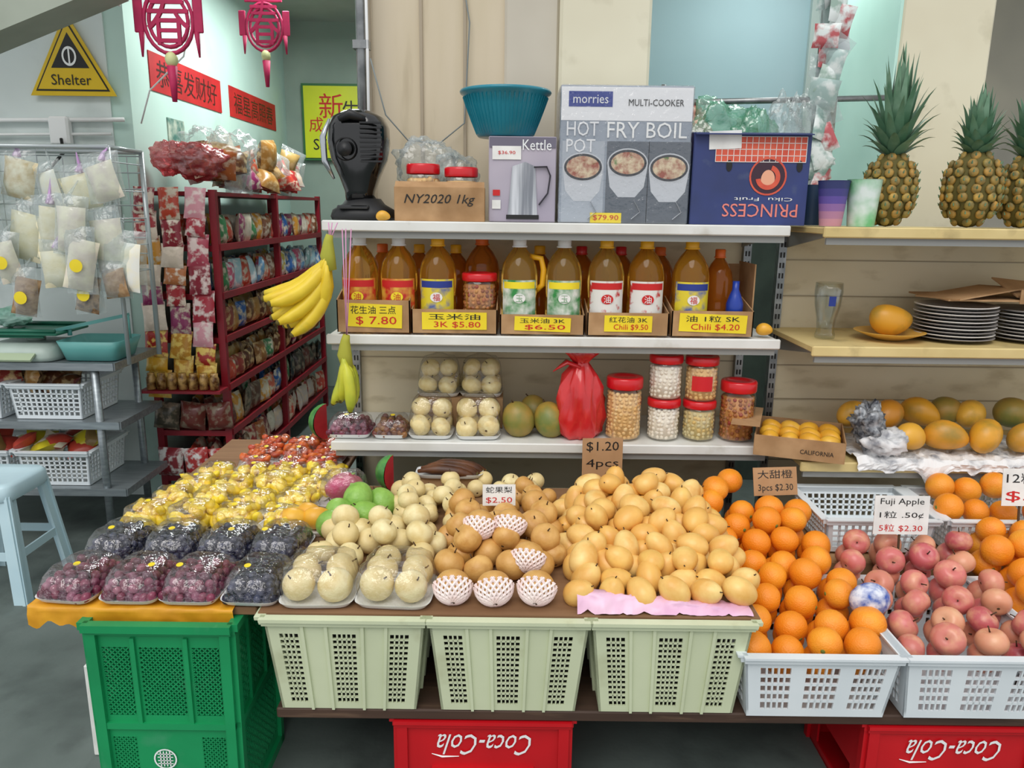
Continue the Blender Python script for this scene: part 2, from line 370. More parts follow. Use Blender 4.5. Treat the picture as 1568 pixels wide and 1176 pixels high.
# ------------------------------------------------------------------ crates
def crate(name,x,y,z,wt,wb,d_t,d_b,h,m,wins,swins,rim=.02,th=.006,ribs=(),diag=False,extra=None,base=True):
    k=MB()
    for side in range(4):
        Wt,Wb,Dt,Db=(wt,wb,d_t,d_b) if side%2==0 else (d_t,d_b,wt,wb)
        M=T(x,y,z)@RZ(side*pi/2)
        def P(s,t,n,Wt=Wt,Wb=Wb,Dt=Dt,Db=Db):
            w=Wb+(Wt-Wb)*t; dd=Db+(Dt-Db)*t
            return ((s-.5)*w,-dd/2+n,t*h)
        def slab(s0,s1,t0,t1,n0=0,n1=th):
            k.hexa([P(s0,t0,n0),P(s1,t0,n0),P(s1,t0,n1),P(s0,t0,n1),P(s0,t1,n0),P(s1,t1,n0),P(s1,t1,n1),P(s0,t1,n1)],m,M)
        ws=wins if side%2==0 else swins
        S_=sorted({0,1}|{w[0] for w in ws}|{w[1] for w in ws}); T_=sorted({0,1}|{w[2] for w in ws}|{w[3] for w in ws})
        for i in range(len(S_)-1):
            for j in range(len(T_)-1):
                cs,ct=(S_[i]+S_[i+1])/2,(T_[j]+T_[j+1])/2
                if any(w[0]<cs<w[1] and w[2]<ct<w[3] for w in ws): continue
                slab(S_[i],S_[i+1],T_[j],T_[j+1])
        for s0,s1,t0,t1,nx,nz in ws:
            if diag:
                ww=(s1-s0)*Wt; hh=(t1-t0)*h; st=ww/nx; bw=.0045
                c=-hh
                while c<ww:
                    for sg in (1,-1):
                        a=max(0,c); e=min(ww,c+hh)
                        if e-a>.004:
                            ya,yb=a-c,e-c
                            if sg<0: ya,yb=hh-ya,hh-yb
                            p0=P(s0+a/Wt,t0+ya/h,0); p1=P(s0+e/Wt,t0+yb/h,0)
                            k.hexa([(p0[0]-bw/2,p0[1],p0[2]),(p0[0]+bw/2,p0[1],p0[2]),(p0[0]+bw/2,p0[1]+th,p0[2]),(p0[0]-bw/2,p0[1]+th,p0[2]),(p1[0]-bw/2,p1[1],p1[2]),(p1[0]+bw/2,p1[1],p1[2]),(p1[0]+bw/2,p1[1]+th,p1[2]),(p1[0]-bw/2,p1[1]+th,p1[2])],m,M)
                    c+=st
            else:
                bs=(s1-s0)/nx*.32; bt=(t1-t0)/nz*.3
                for i in range(1,nx):
                    c=s0+(s1-s0)*i/nx; slab(c-bs/2,c+bs/2,t0,t1)
                for j in range(1,nz):
                    c=t0+(t1-t0)*j/nz; slab(s0,s1,c-bt/2,c+bt/2)
        for s0,s1 in ribs:
            slab(s0,s1,.0,.97,-.007,0)
        slab(-.01,1.01,1-.1*.29/h*.6,1,-rim*.6,th); slab(-.015,1.015,.985,1.0+.02,-rim,th)
        if extra: extra(k,slab,side,M,P)
    if base: k.box((x,y,z+.004),(wb,d_b,.008),m)
    return k.build(name)
PG=mat('pale_green_plastic','#d2dab8','#c8d0ae',rough=.42,scale=4,dirt=('#aeb08a',9,.62,.85))
pw=[(.08,.2,.07,.83,4,13),(.42,.57,.07,.83,5,13),(.79,.91,.07,.83,4,13)]
c0=crate('fruit_crate',-.41,1.945,.337,.4,.345,.44,.39,.27,PG,pw,pw,ribs=((.225,.245),(.375,.395),(.605,.625),(.755,.775)))
for xx in(0.,.405+.002): dup(c0,.41+xx-.0,0,0)
for xx in(0,.409,.816): dup(c0,xx,.46,0)
CSHADE=mat('crate_shade','#2c2c28',rough=.9)  # near-black colour standing in for the shade inside crates
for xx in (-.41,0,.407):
    k=MB(); k.box((xx,1.945,.445),(.31,.35,.2),CSHADE); k.build('crate_shade_block')  # dark block added inside each front crate so its slots read as shaded
WP=mat('white_plastic','#e6edf0','#dae2e6',rough=.35,scale=4)
bw=[(.1,.3,.12,.8,5,5),(.4,.62,.12,.8,5,5),(.72,.92,.12,.8,5,5)]
b0=crate('fruit_basket',.788,1.93,.337,.395,.35,.42,.38,.185,WP,bw,bw)
dup(b0,.405,0,0); dup(b0,.81,0,0)
sb=[(.06,.94,.15,.8,14,4)]
b1=crate('fruit_basket',1.2,2.47,.52,.36,.33,.3,.27,.12,WP,sb,sb)
dup(b1,.4,0,0); dup(b1,.8,0,0)
EG=mat('emerald_plastic','#16965a','#118650',rough=.4,scale=4,dirt=('#4a9a72',8,.6,.85))
def eg(k,slab,side,M,P):
    slab(0,.07,0,1,-.012,0); slab(.93,1,0,1,-.012,0); slab(0,1,.0,.05,-.012,0)
    slab(0,1,.5,.53,-.01,0); slab(.3,.33,.53,.95,-.008,0); slab(.67,.7,.53,.95,-.008,0)
    if side==0:
        p=P(.46,.34,0); q=M@Vector(p)
        k.lathe([(.026,0),(.030,0)],WHITE,T(q.x,q.y-.004,q.z)@FRONT,seg=24); 
        for a in (-.012,-.004,.004,.012): k.box((q.x+a,q.y-.0035,q.z),(.003,.001,.044),WHITE)
        for a in (-.014,-.005,.005,.014): k.box((q.x,q.y-.0035,q.z+a),(.04,.001,.002),WHITE)
ew=[(.09,.28,.56,.9,5,7),(.35,.65,.56,.9,8,7),(.72,.91,.56,.9,5,7),(.09,.26,.12,.45,5,7),(.74,.91,.12,.45,5,7)]
ew2=[(.1,.9,.56,.9,12,7),(.1,.9,.1,.45,12,7)]
e0=crate('green_crate',-.875,1.9,0,.36,.35,.34,.33,.575,EG,ew,ew2,diag=True,extra=eg)
e1=dup(e0,.03,.5,0); dup(e0,.0,.95,0)
k=MB(); k.box((-.875,1.92,.28),(.3,.26,.5),CSHADE); k.build('crate_shade_block')  # added dark block, shade behind the green crate's mesh
RC=mat('red_plastic','#c8141e','#b80f1a',rough=.35,scale=4)
def rc(k,slab,side,M,P):
    slab(0,.06,0,1,-.01,0); slab(.94,1,0,1,-.01,0)
    if side==0:
        k.text('Coca-Cola',.25,.062,WHITE,M@T(*P(.5,.76,-.004))@FRONT@RZ(pi)@ITAL,.001)
        k.tube([P(.2,.66,-.003),P(.26,.63,-.003),P(.36,.635,-.003)],[.001,.003,.001],WHITE,4,M)
        slab(.2,.8,.48,.53,-.012,0)
        k.hexa([P(.22,.12,.02),P(.78,.12,.02),P(.78,.12,.03),P(.22,.12,.03),P(.22,.48,.02),P(.78,.48,.02),P(.78,.48,.03),P(.22,.48,.03)],CSHADE,M)  # dark sheet behind the hand hole, painted stand-in for the shaded inside
for x in(-.065,1.17):
    crate('red_bottle_crate',x,1.945,0,.45,.45,.36,.36,.297,RC,[(.2,.8,.08,.48,1,1)],[(.2,.8,.08,.4,1,1)],extra=rc)
crate('red_bottle_crate',1.37,2.4,0,.45,.45,.36,.36,.297,RC,[(.2,.8,.08,.5,1,1)],[(.2,.8,.08,.4,1,1)])
crate('black_crate',-.46,2.35,0,.4,.38,.36,.34,.295,mat('black_plastic','#26282a',rough=.5),[(.05,.95,.05,.9,12,8)],[(.05,.95,.05,.9,12,8)])
k=MB(); k.box((.66,2.205,.32),(2.52,.91,.03),mat('dark_plank','#4c372a','#3c2a20',rough=.7,scale=5,stretch=(.5,6,6),dirt=('#6c5542',9,.6,.85)),b=.004); k.build('wooden_plank')
PLY=mat('plywood','#8d6a4a','#7c5a3c',rough=.75,scale=5,stretch=(.6,5,5))
k=MB(); k.box((0,2.185,.613),(1.25,.9,.006),PLY); k.build('display_board')
k=MB(); k.box((-.93,2.49,.598),(.58,1.44,.022),PLY,b=.003)
def yf(u,v):
    n=noise.noise(Vector((u*14,v*4,0)))
    if v<.4: return (-1.215+u*.52,1.755+.006*n,.612-.05*(1-v/.4)*(1+.5*n))
    return (-1.215+u*.52,1.755+.18*(v-.4),.612+.003*n)
k.grid(yf,60,14,mat('yellow_sheet','#e0a020','#cc8c16',rough=.5,scale=14))
k.build('display_board')
k=MB(); k.box((1.28,2.45,.425),(1.22,.34,.17),CARD,b=.004); k.build('cardboard_carton')
k=MB(); k.box((-1.16,2.08,.15),(.14,.2,.3),PAPER,b=.004); k.lathe([(.02,0),(.026,0)],BLUEINK,T(-1.15,1.978,.2)@FRONT,seg=20); k.box((-1.16,1.979,.06),(.1,.001,.01),BLUEINK); k.build('white_carton')
# ------------------------------------------------------------------ trays
def tray(mb,x,y,z,w,d,rz=0,tx=0,h=.016):
    M=T(x,y,z)@RZ(rz)@RX(tx)
    mb.loft([(w*.86,d*.86,.001),(w*.9,d*.9,.003),(w,d,h),(w*1.01,d*1.01,h+.001),(w*.97,d*.97,h-.002),(w*.86,d*.86,.006)],WHITE,M,p=6,cap1=True,seg=32)
    return M
def wrap(mb,M,w,d,h,p=4,nz=.004):
    mb.loft([(w,d,.012),(w*.99,d*.99,h*.5),(w*.9,d*.9,h*.82),(w*.7,d*.7,h*.97),(w*.3,d*.3,h*1.03),(w*.02,d*.02,h*1.03)],FILM,M,p=p,cap0=False,cap1=True,nz=nz,seg=40)
GR=mat('red_grape_skin',isl=['#5c1a34','#7c2a44','#4a1630','#944058'],rough=.28,c2='#9c6078',scale=30,lo=.5,hi=.8)
GB=mat('black_grape_skin',isl=['#14162a','#1c1c30','#22223c','#101018'],rough=.25,c2='#3c4260',scale=30,lo=.5,hi=.8)
STK=mat('yellow_sticker','#e8d020',rough=.4)
def grape_tray(x,y,z,w,d,m,rz=0,tx=0,name='grape_tray'):
    k=MB(); M=tray(k,x,y,z,w,d,rz,tx)
    for L,(n,m2) in enumerate(((7,6),(6,5),(5,4),(3,3))):
        for i in range(n):
            for j in range(m2):
                px=((i+.5)/n-.5)*w*(.93-.1*L)+R.uniform(-.004,.004); py=((j+.5)/m2-.5)*d*(.93-.1*L)+R.uniform(-.004,.004)
                q=M@Vector((px,py,.016+L*.013+R.uniform(-.003,.005)))
                k.ball(tuple(q),(.0125,.0125,.0145),m,ER(R.uniform(-1,1),R.uniform(-1,1),0),9,6)
    wrap(k,M,w*.98,d*.98,.076,nz=.006)
    q=M@Vector((R.uniform(-.3,.3)*w,-.1*d,.079)); k.lathe([(0,.001),(.009,0)],STK,T(*q)@RX(.2),seg=12)
    return k.build(name)
ZT=.616
for i,(x,m) in enumerate(((-1.12,GR),(-.963,GR),(-.812,GR),(-.655,GB))):
    grape_tray(x,1.85,ZT,.153,.2,m,rz=R.uniform(-.04,.04)-(.1 if i==0 else 0))
for i,x in enumerate((-1.13,-.972,-.815,-.665)):
    grape_tray(x,2.08,ZT,.15,.2,GB,rz=R.uniform(-.08,.08))
JK=mat('jackfruit_flesh',isl=['#f0cc20','#f4d93a','#e6bc18','#f6e060'],rough=.35)
OJ=mat('orange_pack_flesh',isl=['#d8682c','#e07c34','#c85424','#b84430'],rough=.4,c2='#a83c20',scale=20)
def chunk_pack(x,y,w,d,m,name,z=ZT,h=.05,n=26,tr=True):
    k=MB(); rz=R.uniform(-.25,.25)
    M=tray(k,x,y,z,w,d,rz,0,.012) if tr else T(x,y,z)@RZ(rz)
    for i in range(n):
        q=M@Vector((R.uniform(-.42,.42)*w,R.uniform(-.42,.42)*d,.016+R.uniform(0,.7)*h))
        k.ball(tuple(q),(R.uniform(.018,.028),.017,.013),m,ER(R.uniform(-1,1),R.uniform(-1,1),R.uniform(0,3)),10,6,nz=.25)
    wrap(k,M,w*.97,d*.97,h*1.35,nz=.009)
    q=M@Vector((0,0,h*1.4)); k.lathe([(0,.001),(.009,0)],STK,T(*q)@RX(.2),seg=10)
    return k.build(name)
for j in range(4):
    for i in range(4):
        chunk_pack(-1.13+.135*i+.02*j,2.25+.135*j,.13,.125,JK,'jackfruit_pack',h=.05+.015*R.random())
for j in range(3):
    for i in range(3): chunk_pack(-.98+.13*i,2.81+.13*j,.125,.12,OJ,'orange_fruit_pack',h=.035)
# ------------------------------------------------------------------ central fruit
def nashi_tray(x,y,z,w,d,nx,ny,r,lay,tm=F_NA,name='pear_tray',flm=True):
    k=MB(); M=tray(k,x,y,z,w,d,R.uniform(-.06,.06))
    for L in range(lay):
        for i in range(nx-(L>0 and nx>2)):
            for j in range(max(1,ny-L)):
                ax=nx-(L>0 and nx>2); ay=max(1,ny-L)
                q=M@Vector((((i+.5)-ax/2)*r*1.98+R.uniform(-.1,.1)*r,((j+.5)-ay/2)*r*1.95+L*r*.2,.006+r*.92+L*r*1.5+R.uniform(-.05,.12)*r)); put(k,tm,q.x,q.y,q.z,r,1.2)
    if flm: wrap(k,M,w*.98,d*.98,.02+r*2+(lay-1)*r*1.45,nz=.008)
    return k.build(name)
nashi_tray(-.49,1.835,ZT,.19,.185,2,2,.044,1); nashi_tray(-.292,1.835,ZT,.195,.185,2,2,.045,1)
k=MB(); pile(k,F_NA,-.56,-.2,1.935,2.2,ZT,.040,2,.06,ss=.03,ang=1.0,lh=1.1); k.build('pale_pear_pile')
k=MB(); pile(k,F_NA,-.40,-.14,2.2,2.54,ZT,.034,2,.07,ss=.03,lh=1.1); k.build('pale_pear_pile')
k=MB(); pile(k,F_TA,-.2,.14,1.88,2.3,ZT,.042,2,.09,ss=.015,ang=.9,lh=1.15); k.build('brown_pear_pile')
k=MB(); pile(k,F_TA,-.03,.15,2.3,2.5,ZT,.037,2,.05,ss=.02,lh=1.0); k.build('brown_pear_pile')
k=MB(); pile(k,F_NA,-.14,.1,2.5,2.64,ZT,.034,1,.04,ss=.03); k.build('pale_pear_pile')
k=MB()
pile(k,F_YP,.15,.64,1.765,2.46,ZT-.002,.037,1,.1,ss=.022,lay=True)
pile(k,F_YP,.18,.61,1.88,2.44,ZT+.036,.037,1,.1,lay=True)
pile(k,F_YP,.23,.58,2.06,2.42,ZT+.075,.037,1,.1,lay=True)
pile(k,F_YP,.29,.48,2.26,2.40,ZT+.108,.035,1,.1,lay=True)
k.build('yellow_mango_pile')
NET=mat('foam_net','#f8eae6','#f0d8d4',rough=.7,scale=20)
def netpear(x,y,z,r,tilt):
    k=MB(); M=T(x,y,z)@ER(*tilt); k.addt(F_TA,M@S(r))
    R2=r*1.05
    for s in (1,-1):
        for i in range(17):
            pts=[]
            for j in range(9):
                t=.12+j/8*1.5; a=2*pi*i/17+s*j*.15; rr=R2*(1 if t<1.5 else 1.04)
                pts.append((rr*math.sin(t)*math.cos(a),rr*math.sin(t)*math.sin(a),rr*.93*math.cos(t)))
            k.tube(pts,.0037,NET,4,M)
    return k.build('foam_wrapped_pear')
for x,y,z in((-.145,1.80,.66),(-.04,1.795,.66),(.07,1.80,.66)): netpear(x,y,z,.046,(pi-.95,R.uniform(-.3,.3),0))
for x,y,z in((-.085,2.03,.733),(.0,2.04,.733),(.05,1.915,.69)): netpear(x,y,z,.043,(pi-.8,.2,0))
k=MB()
for x,y,z in((-.535,2.27,.66),(-.45,2.25,.66),(-.49,2.33,.69),(-.55,2.2,.655),(-.42,2.36,.66)): put(k,F_GU,x,y,z,.046,1.2)
k.build('green_guavas')
k=MB(); tray(k,-.565,2.46,ZT,.16,.14); DR=mat('dragonfruit_skin','#c0406e','#9a6c60',rough=.45,scale=16)
k.ball((-.565,2.46,.675),(.065,.048,.048),DR,RZ(.5),18,10,nz=.1)
for i in range(14):
    a=R.uniform(0,6.3); p=Vector((-.565+R.uniform(-.04,.04),2.46+.035*math.cos(a),.675+.038*math.sin(a))); q=p+Vector((.02,.012*math.cos(a),.012*math.sin(a))); k.tube([p,(p+q)/2,q],[.008,.006,.001],GUAVA,4)
wrap(k,T(-.565,2.46,ZT),.155,.135,.115); k.build('dragonfruit_tray')
k=MB(); tray(k,-.635,2.235,ZT,.15,.12)
for x,y in((-.67,2.22),(-.6,2.23),(-.635,2.27)): put(k,F_MY,x,y,.66,.034,rot=ER(pi/2,0,R.uniform(1,2)))
k.build('papaya_tray')
RIND=mat('melon_rind','#2d7034','#5fa04e',rough=.4,scale=20); FLESH=mat('melon_flesh','#c4323a','#b02830',rough=.4,scale=20)
def melon(x,y,z,r,rz):
    k=MB(); M=T(x,y,z)@RZ(rz); n=12
    pr=[(r*math.sin(pi*i/n),-r*math.cos(pi*i/n)) for i in range(n+1)]
    k.lathe(pr,RIND,M,seg=10,a0=.2,a1=1.7)
    for a in(.2,1.7):
        q=[(0,0,-r)]+[(rr*.93*math.cos(a),rr*.93*math.sin(a),zz) for rr,zz in pr]+[(0,0,r)]
        k.add(q,[tuple(range(len(q)))],FLESH,False,M)
    k.build('watermelon_wedge')
melon(-.42,2.61,ZT+.062,.065,2.6); melon(-.76,3.05,.74,.075,2.4)
YB=mat('banana_skin','#e8cc34','#dcbc28',rough=.45,scale=12,dirt=('#8a9a34',9,.6,.8)); BT=mat('banana_tip','#5c5020',rough=.8); DB=mat('overripe_banana','#4a2c1c','#6c4020',rough=.45,scale=14)
YG=mat('green_banana_skin','#c8c838','#a4b438',rough=.45,scale=9)
def banana(k,p0,ang,L,bend,r,m,rollM,n=9):
    pts=[];rs=[]
    for i in range(n):
        t=i/(n-1); a=ang+bend*(t-.0)
        if i==0: q=Vector((0,0,0))
        else: q=pts[-1]+Vector((math.cos(a),0,math.sin(a)))*(L/(n-1))
        pts.append(q); rs.append(r*(.35 if i==0 else .5 if i==1 else .9 if i==2 else .4 if i==n-1 else .8 if i==n-2 else 1))
    M=T(*p0)@rollM; k.tube(pts,rs,m,7,M); e=pts[-1]; k.ball(tuple(M@e),r*.4,BT,seg=6,rings=4); return M@e
k=MB(); tray(k,-.22,2.62,ZT+.05,.24,.1)
k.box((-.22,2.62,ZT+.025),(.2,.06,.05),CARD)
for i in range(5): banana(k,(-.33+.01*i,2.585+.016*i,ZT+.075+.006*(i%2)),.25,.2,-.6,.019,DB,Matrix())
k.build('overripe_banana_tray')
def hand(name,x,y,z,n,L,spread,r,base,hang=.3,m=YB,rows=2,bend=1.1,step=.32):
    k=MB()
    for row in range(rows):
        for i in range(n):
            t=(i/(n-1)-.5)
            M=RZ(t*spread+pi)
            banana(k,(x,y+t*.03,z-.015*row),base-step*row-abs(t)*.2,L*R.uniform(.92,1.05),bend,r,m,M)
    k.tube([(x+.01,y,z-.05),(x,y,z),(x+.005,y,z+.05),(x+.01,y,z+.07)],[.02,.026,.016,.012],mat('banana_stalk','#a8a838',rough=.7),8)
    for dx in(0,.012,.03): k.tube([(x+.01,y,z+.05),(x+.008+dx,y,z+hang)],.002,mat('pink_string','#d89ac0'),5)
    return k.build(name)
hand('banana_hand',-.63,2.63,1.44,5,.28,1.2,.026,-1.15,hang=.11,bend=1.1,rows=3,step=.2)
hand('banana_hand',-.585,2.63,1.10,5,.18,1.5,.021,-1.7,hang=.43,m=YG,bend=.7)
# ------------------------------------------------------------------ oranges / apples
k=MB(); slope(k,F_OR,.645,.935,1.79,2.40,.505,.64,.045); put(k,F_OR,.76,2.53,.69,.042); put(k,F_OR,.69,2.45,.69,.042)
k.build('orange_pile')
k=MB(); slope(k,F_AP,1.05,1.37,1.79,2.22,.515,.60,.041,ang=1.3); k.build('apple_pile')
k=MB(); slope(k,F_OR,1.5,1.92,2.0,2.28,.56,.62,.046); k.build('orange_pile')
k=MB(); slope(k,F_OR,1.47,1.95,2.4,2.54,.645,.67,.046,dbl=False); k.build('orange_pile')
k=MB(); k.ball((.985,1.92,.57),(.056,.035,.05),mat('blue_net','#2c54ac','#e0e4ee',rough=.4,scale=40),None,16,8); k.build('wrapped_orange')
k=MB(); PK=mat('pink_sheet','#ecc4da','#e0b0ce',rough=.35,scale=10)
def pf(u,v):
    x=.17+u*.44; n=noise.noise(Vector((u*9,v*4,0)))*.010+noise.noise(Vector((u*25,v*9,4)))*.006
    e=.045*(1-u*.9)
    return (x,1.74+.07*v+n,ZT+.002+e*math.sin(v*pi)+abs(n))
k.grid(pf,50,10,PK); k.build('pink_plastic_sheet')
# ------------------------------------------------------------------ price cards
def card(name,x,y,z,w,h,m,lines,ink=BLACK,tilt=.15,rz=0,pin=True):
    k=MB(); M=T(x,y,z)@RZ(rz)@RX(-tilt)
    k.box((0,0,h/2),(w,.002,h),m,M)
    n=len(lines)
    for i,t in enumerate(lines):
        kk=REDINK if '$' in t and ink is BLACK and m is PAPER else ink
        k.text(t,w*.8,h/n*.6,kk,M@T(0,-.0012,h*(1-(i+.5)/n))@FRONT)
    if pin: k.box((0,.004,-.03),(.006,.004,.12),STEM,M)
    return k.build(name)
card('price_card',.325,2.6,.625,.145,.19,mat('brown_card','#b89068','#a88058',rough=.8,scale=8),['$1.20','4pcs','$4.20'],pin=False,tilt=.05,rz=.08)
card('price_card',-.035,2.2,.72,.1,.065,PAPER,['蛇果梨','$2.50'],rz=.05)
card('price_card',.9,2.46,.665,.155,.095,mat('brown_card'),['大甜橙','3pcs $2.30'],rz=.12,tilt=.3)
card('price_card',1.18,2.17,.655,.165,.12,PAPER,['Fuji Apple','1粒 .50¢','5粒 $2.30'],tilt=.1)
card('price_card',1.62,2.3,.70,.12,.12,PAPER,['12粒','$5'],tilt=.15)
# ------------------------------------------------------------------ third shelf
Z3=.767
grape_tray(-.605,2.79,Z3,.165,.15,GR); grape_tray(-.45,2.79,Z3,.13,.15,mat('date_skin',isl=['#6a2a34','#8a5a30','#4c2028','#a07038'],rough=.35))
nashi_tray(-.3,2.79,Z3,.165,.15,2,2,.04,2,tm=F_NA); nashi_tray(-.125,2.79,Z3,.165,.15,2,2,.04,2,tm=F_NA)
nashi_tray(-.285,2.955,Z3+.12,.165,.14,2,2,.039,2,tm=F_NA); nashi_tray(-.12,2.955,Z3+.12,.165,.14,2,2,.039,2,tm=F_NA)
k=MB(); k.box((-.2,2.955,Z3+.06),(.33,.14,.118),CARD); k.build('cardboard_riser')
k=MB(); put(k,F_MGG,.025,2.8,Z3+.062,.06,.3); put(k,F_MGG,.145,2.8,Z3+.062,.06,.5); put(k,F_MGG,.09,2.93,Z3+.062,.058,.5); k.build('green_mangoes')
RB=mat('red_bag_film','#c41c22','#dc3436',rough=.22,scale=9,coat=.4)
k=MB()
def bf(r,z,a): return r*(1+.14*math.sin(5*a+z*18)+.09*math.sin(11*a-z*30)+.05*math.sin(19*a+z*50))
k.lathe([(0,0),(.06,.0),(.078,.02),(.084,.08),(.08,.15),(.072,.2),(.058,.24),(.038,.27),(.026,.285),(.036,.3),(.052,.32),(.042,.335)],RB,T(.255,2.79,Z3)@S(1,.8,1),seg=44,fn=bf)
k.tube([(.255,2.79,Z3+.28),(.2,2.78,Z3+.33),(.215,2.78,Z3+.375),(.26,2.78,Z3+.35),(.25,2.79,Z3+.29)],[.022,.028,.02,.024,.02],RB,6,flat=.5)
k.tube([(.255,2.79,Z3+.28),(.31,2.79,Z3+.33),(.34,2.79,Z3+.365),(.3,2.79,Z3+.375),(.26,2.79,Z3+.3)],[.02,.03,.024,.024,.02],RB,6,flat=.5)
k.tube([(.25,2.77,Z3+.27),(.2,2.77,Z3+.29),(.15,2.76,Z3+.255)],[.02,.024,.004],RB,6,flat=.4)
k.build('red_carrier_bag')
def jar(x,y,z,r,h,m,name='snack_jar',lab=None,ps=.011):
    k=MB(); M=T(x,y,z); hb=h*.84
    k.lathe([(0,.002),(r*.9,.002),(r*.98,.01),(r,.02),(r,hb*.85),(r*.94,hb*.95),(r*.86,hb)],CLEAR,M,seg=28)
    k.lathe([(0,.006),(r*.86,.006),(r*.86,hb*.88),(0,hb*.9)],m,M,seg=20)
    rows=int(hb*.88/(ps*1.3))
    for j in range(rows):
        c=int(2*pi*r/(ps*2))
        for i in range(c):
            a=2*pi*(i+R.random()*.5)/c
            k.ball((x+math.cos(a)*(r-.013),y+math.sin(a)*(r-.013),z+.015+j*ps*1.3+R.uniform(-.003,.003)),(ps*R.uniform(.7,1),ps*.75,ps*R.uniform(.6,.9)),m,ER(R.random()*3,R.random()*3,0),7,5)
    k.lathe([(r*.97,hb-.004),(r*1.0,hb),(r*1.0,h-.006),(r*.95,h),(r*.6,h),(r*.58,h-.003),(0,h-.003)],REDLID,M,seg=40,fn=lambda q,zz,a:q*(1+.008*math.sin(a*20)))
    if lab: k.lathe([(r*1.01,hb*.3),(r*1.01,hb*.7)],lab,M,seg=10,a0=-pi*.75,a1=-pi*.35)
    return k.build(name)
PN=mat('peanut_cookie',isl=['#e6c080','#dcb070','#ecca90'],rough=.6); WN=mat('white_nuts',isl=['#f0e8d8','#e6dcc8','#f6f0e4'],rough=.6); MX=mat('mixed_crackers',isl=['#b06a30','#7a3c28','#c88a40','#963020'],rough=.5)
jar(.42,2.79,Z3,.068,.235,PN); jar(.57,2.79,Z3,.062,.155,WN); jar(.57,2.79,Z3+.156,.062,.165,WN)
jar(.703,2.79,Z3,.062,.15,mat('pumpkin_seeds',isl=['#dccfa0','#c4b47c','#e0bc70'],rough=.6)); jar(.703,2.79,Z3+.151,.062,.165,PN,lab=REDLID)
jar(.845,2.79,Z3,.066,.225,MX)
# ------------------------------------------------------------------ oil bottles
OIL=mat('cooking_oil','#f0b23c',rough=.06,trans=.85,coat=.3); OIL2=mat('cooking_oil_light','#f6c860',rough=.06,trans=.88,coat=.3)
OILD=mat('dark_oil','#d8842c',rough=.08,trans=.75,coat=.3)
LAB=[mat('label_red','#c42420','#e0b040',rough=.4,scale=28),mat('label_yellow','#e0cc30','#3a58a0',rough=.4,scale=22,lo=.5,hi=.7),mat('label_green','#2f8a40','#dfe2d8',rough=.4,scale=24),mat('label_white','#e4e2dc','#c03030',rough=.4,scale=24,lo=.55,hi=.65)]
CAPS={'w':WHITE,'y':mat('cap_yellow','#eeb01c',rough=.4),'o':mat('cap_orange','#e0681c',rough=.4),'r':REDLID}
def bottle(x,y,z,r,h,oil,cap,lab=None,handle=False,rz=0):
    k=MB(); M=T(x,y,z)@RZ(rz)
    def sq(q,zz,a): return q*(1+.05*abs(math.cos(2*a))-.02)
    k.lathe([(0,0),(r*.85,0),(r,.012),(r,h*.3),(r*.95,h*.34),(r*.95,h*.38),(r,h*.42),(r,h*.62),(r*.9,h*.72),(r*.62,h*.82),(r*.36,h*.88),(r*.3,h*.9),(r*.3,h*.93),(0,h*.93)],oil,M,seg=28,fn=sq)
    k.lathe([(r*.4,h*.895),(r*.44,h*.9),(r*.4,h*.912)],CAPS[cap],M,seg=20)
    k.lathe([(r*.37,h*.91),(r*.38,h*.99),(r*.33,h),(0,h)],CAPS[cap],M,seg=20)
    if lab is not None:
        k.lathe([(r*1.045,h*.1),(r*1.045,h*.56)],LAB[lab],M,seg=14,a0=-pi*.84,a1=-pi*.16)
        k.lathe([(r*1.052,h*.47),(r*1.052,h*.54)],[REDINK,BLUEINK,YLAB,REDINK][lab],M,seg=12,a0=-pi*.8,a1=-pi*.2)
        q=M@Vector((0,-r*1.065,h*.37)); k.lathe([(0,0),(r*.34,0)],[YLAB,PAPER,PAPER,REDINK][lab],T(*q)@FRONT@S(1,.8,1),seg=18,smooth=False)
        k.text(['油','福','玉','油'][lab],r*.4,r*.4,[REDINK,REDINK,LAB[2],WHITE][lab],T(q.x,q.y-.001,q.z)@FRONT)
    if handle: k.tube([(r*.55,-.0,h*.8),(r*1.2,-.01,h*.78),(r*1.35,-.01,h*.66),(r*1.3,-.01,h*.5),(r*.95,-.005,h*.44)],.011,CAPS['y'],8,M)
    return k.build('cooking_oil_bottle')
Z2=1.167
for x,cap,lab,hd,oil in((-.552,'w',0,0,OIL),(-.412,'w',0,0,OIL),(-.272,'y',1,0,OIL),(-.118,'o',None,0,OILD),(.022,'w',2,1,OIL2),(.182,'w',2,0,OIL2),(.334,'y',3,0,OIL2),(.478,'y',3,0,OIL),(.64,'y',1,0,OIL)):
    bottle(x,2.92 if x==-.118 else 2.79,Z2+.002,.064,.335,oil,cap,lab,hd)
for x in(-.5,-.36,-.22,.1,.26,.41,.56): bottle(x,2.97,Z2,.055,.30,OILD,R.choice('rowy'),None)
bottle(.76,2.86,Z2,.05,.30,OILD,'o',None)
k=MB(); k.lathe([(0,0),(.03,0),(.03,.1),(.02,.13),(.012,.15),(.012,.18),(0,.18)],mat('blue_bottle_plastic','#1c3c9c',rough=.3),T(.8,2.77,Z2+.012),seg=20); k.build('blue_squeeze_bottle')
k=MB(); put(k,F_MY,.905,2.74,Z2+.024,.024,rot=RY(pi/2)@RX(.3)); k.build('small_mango')
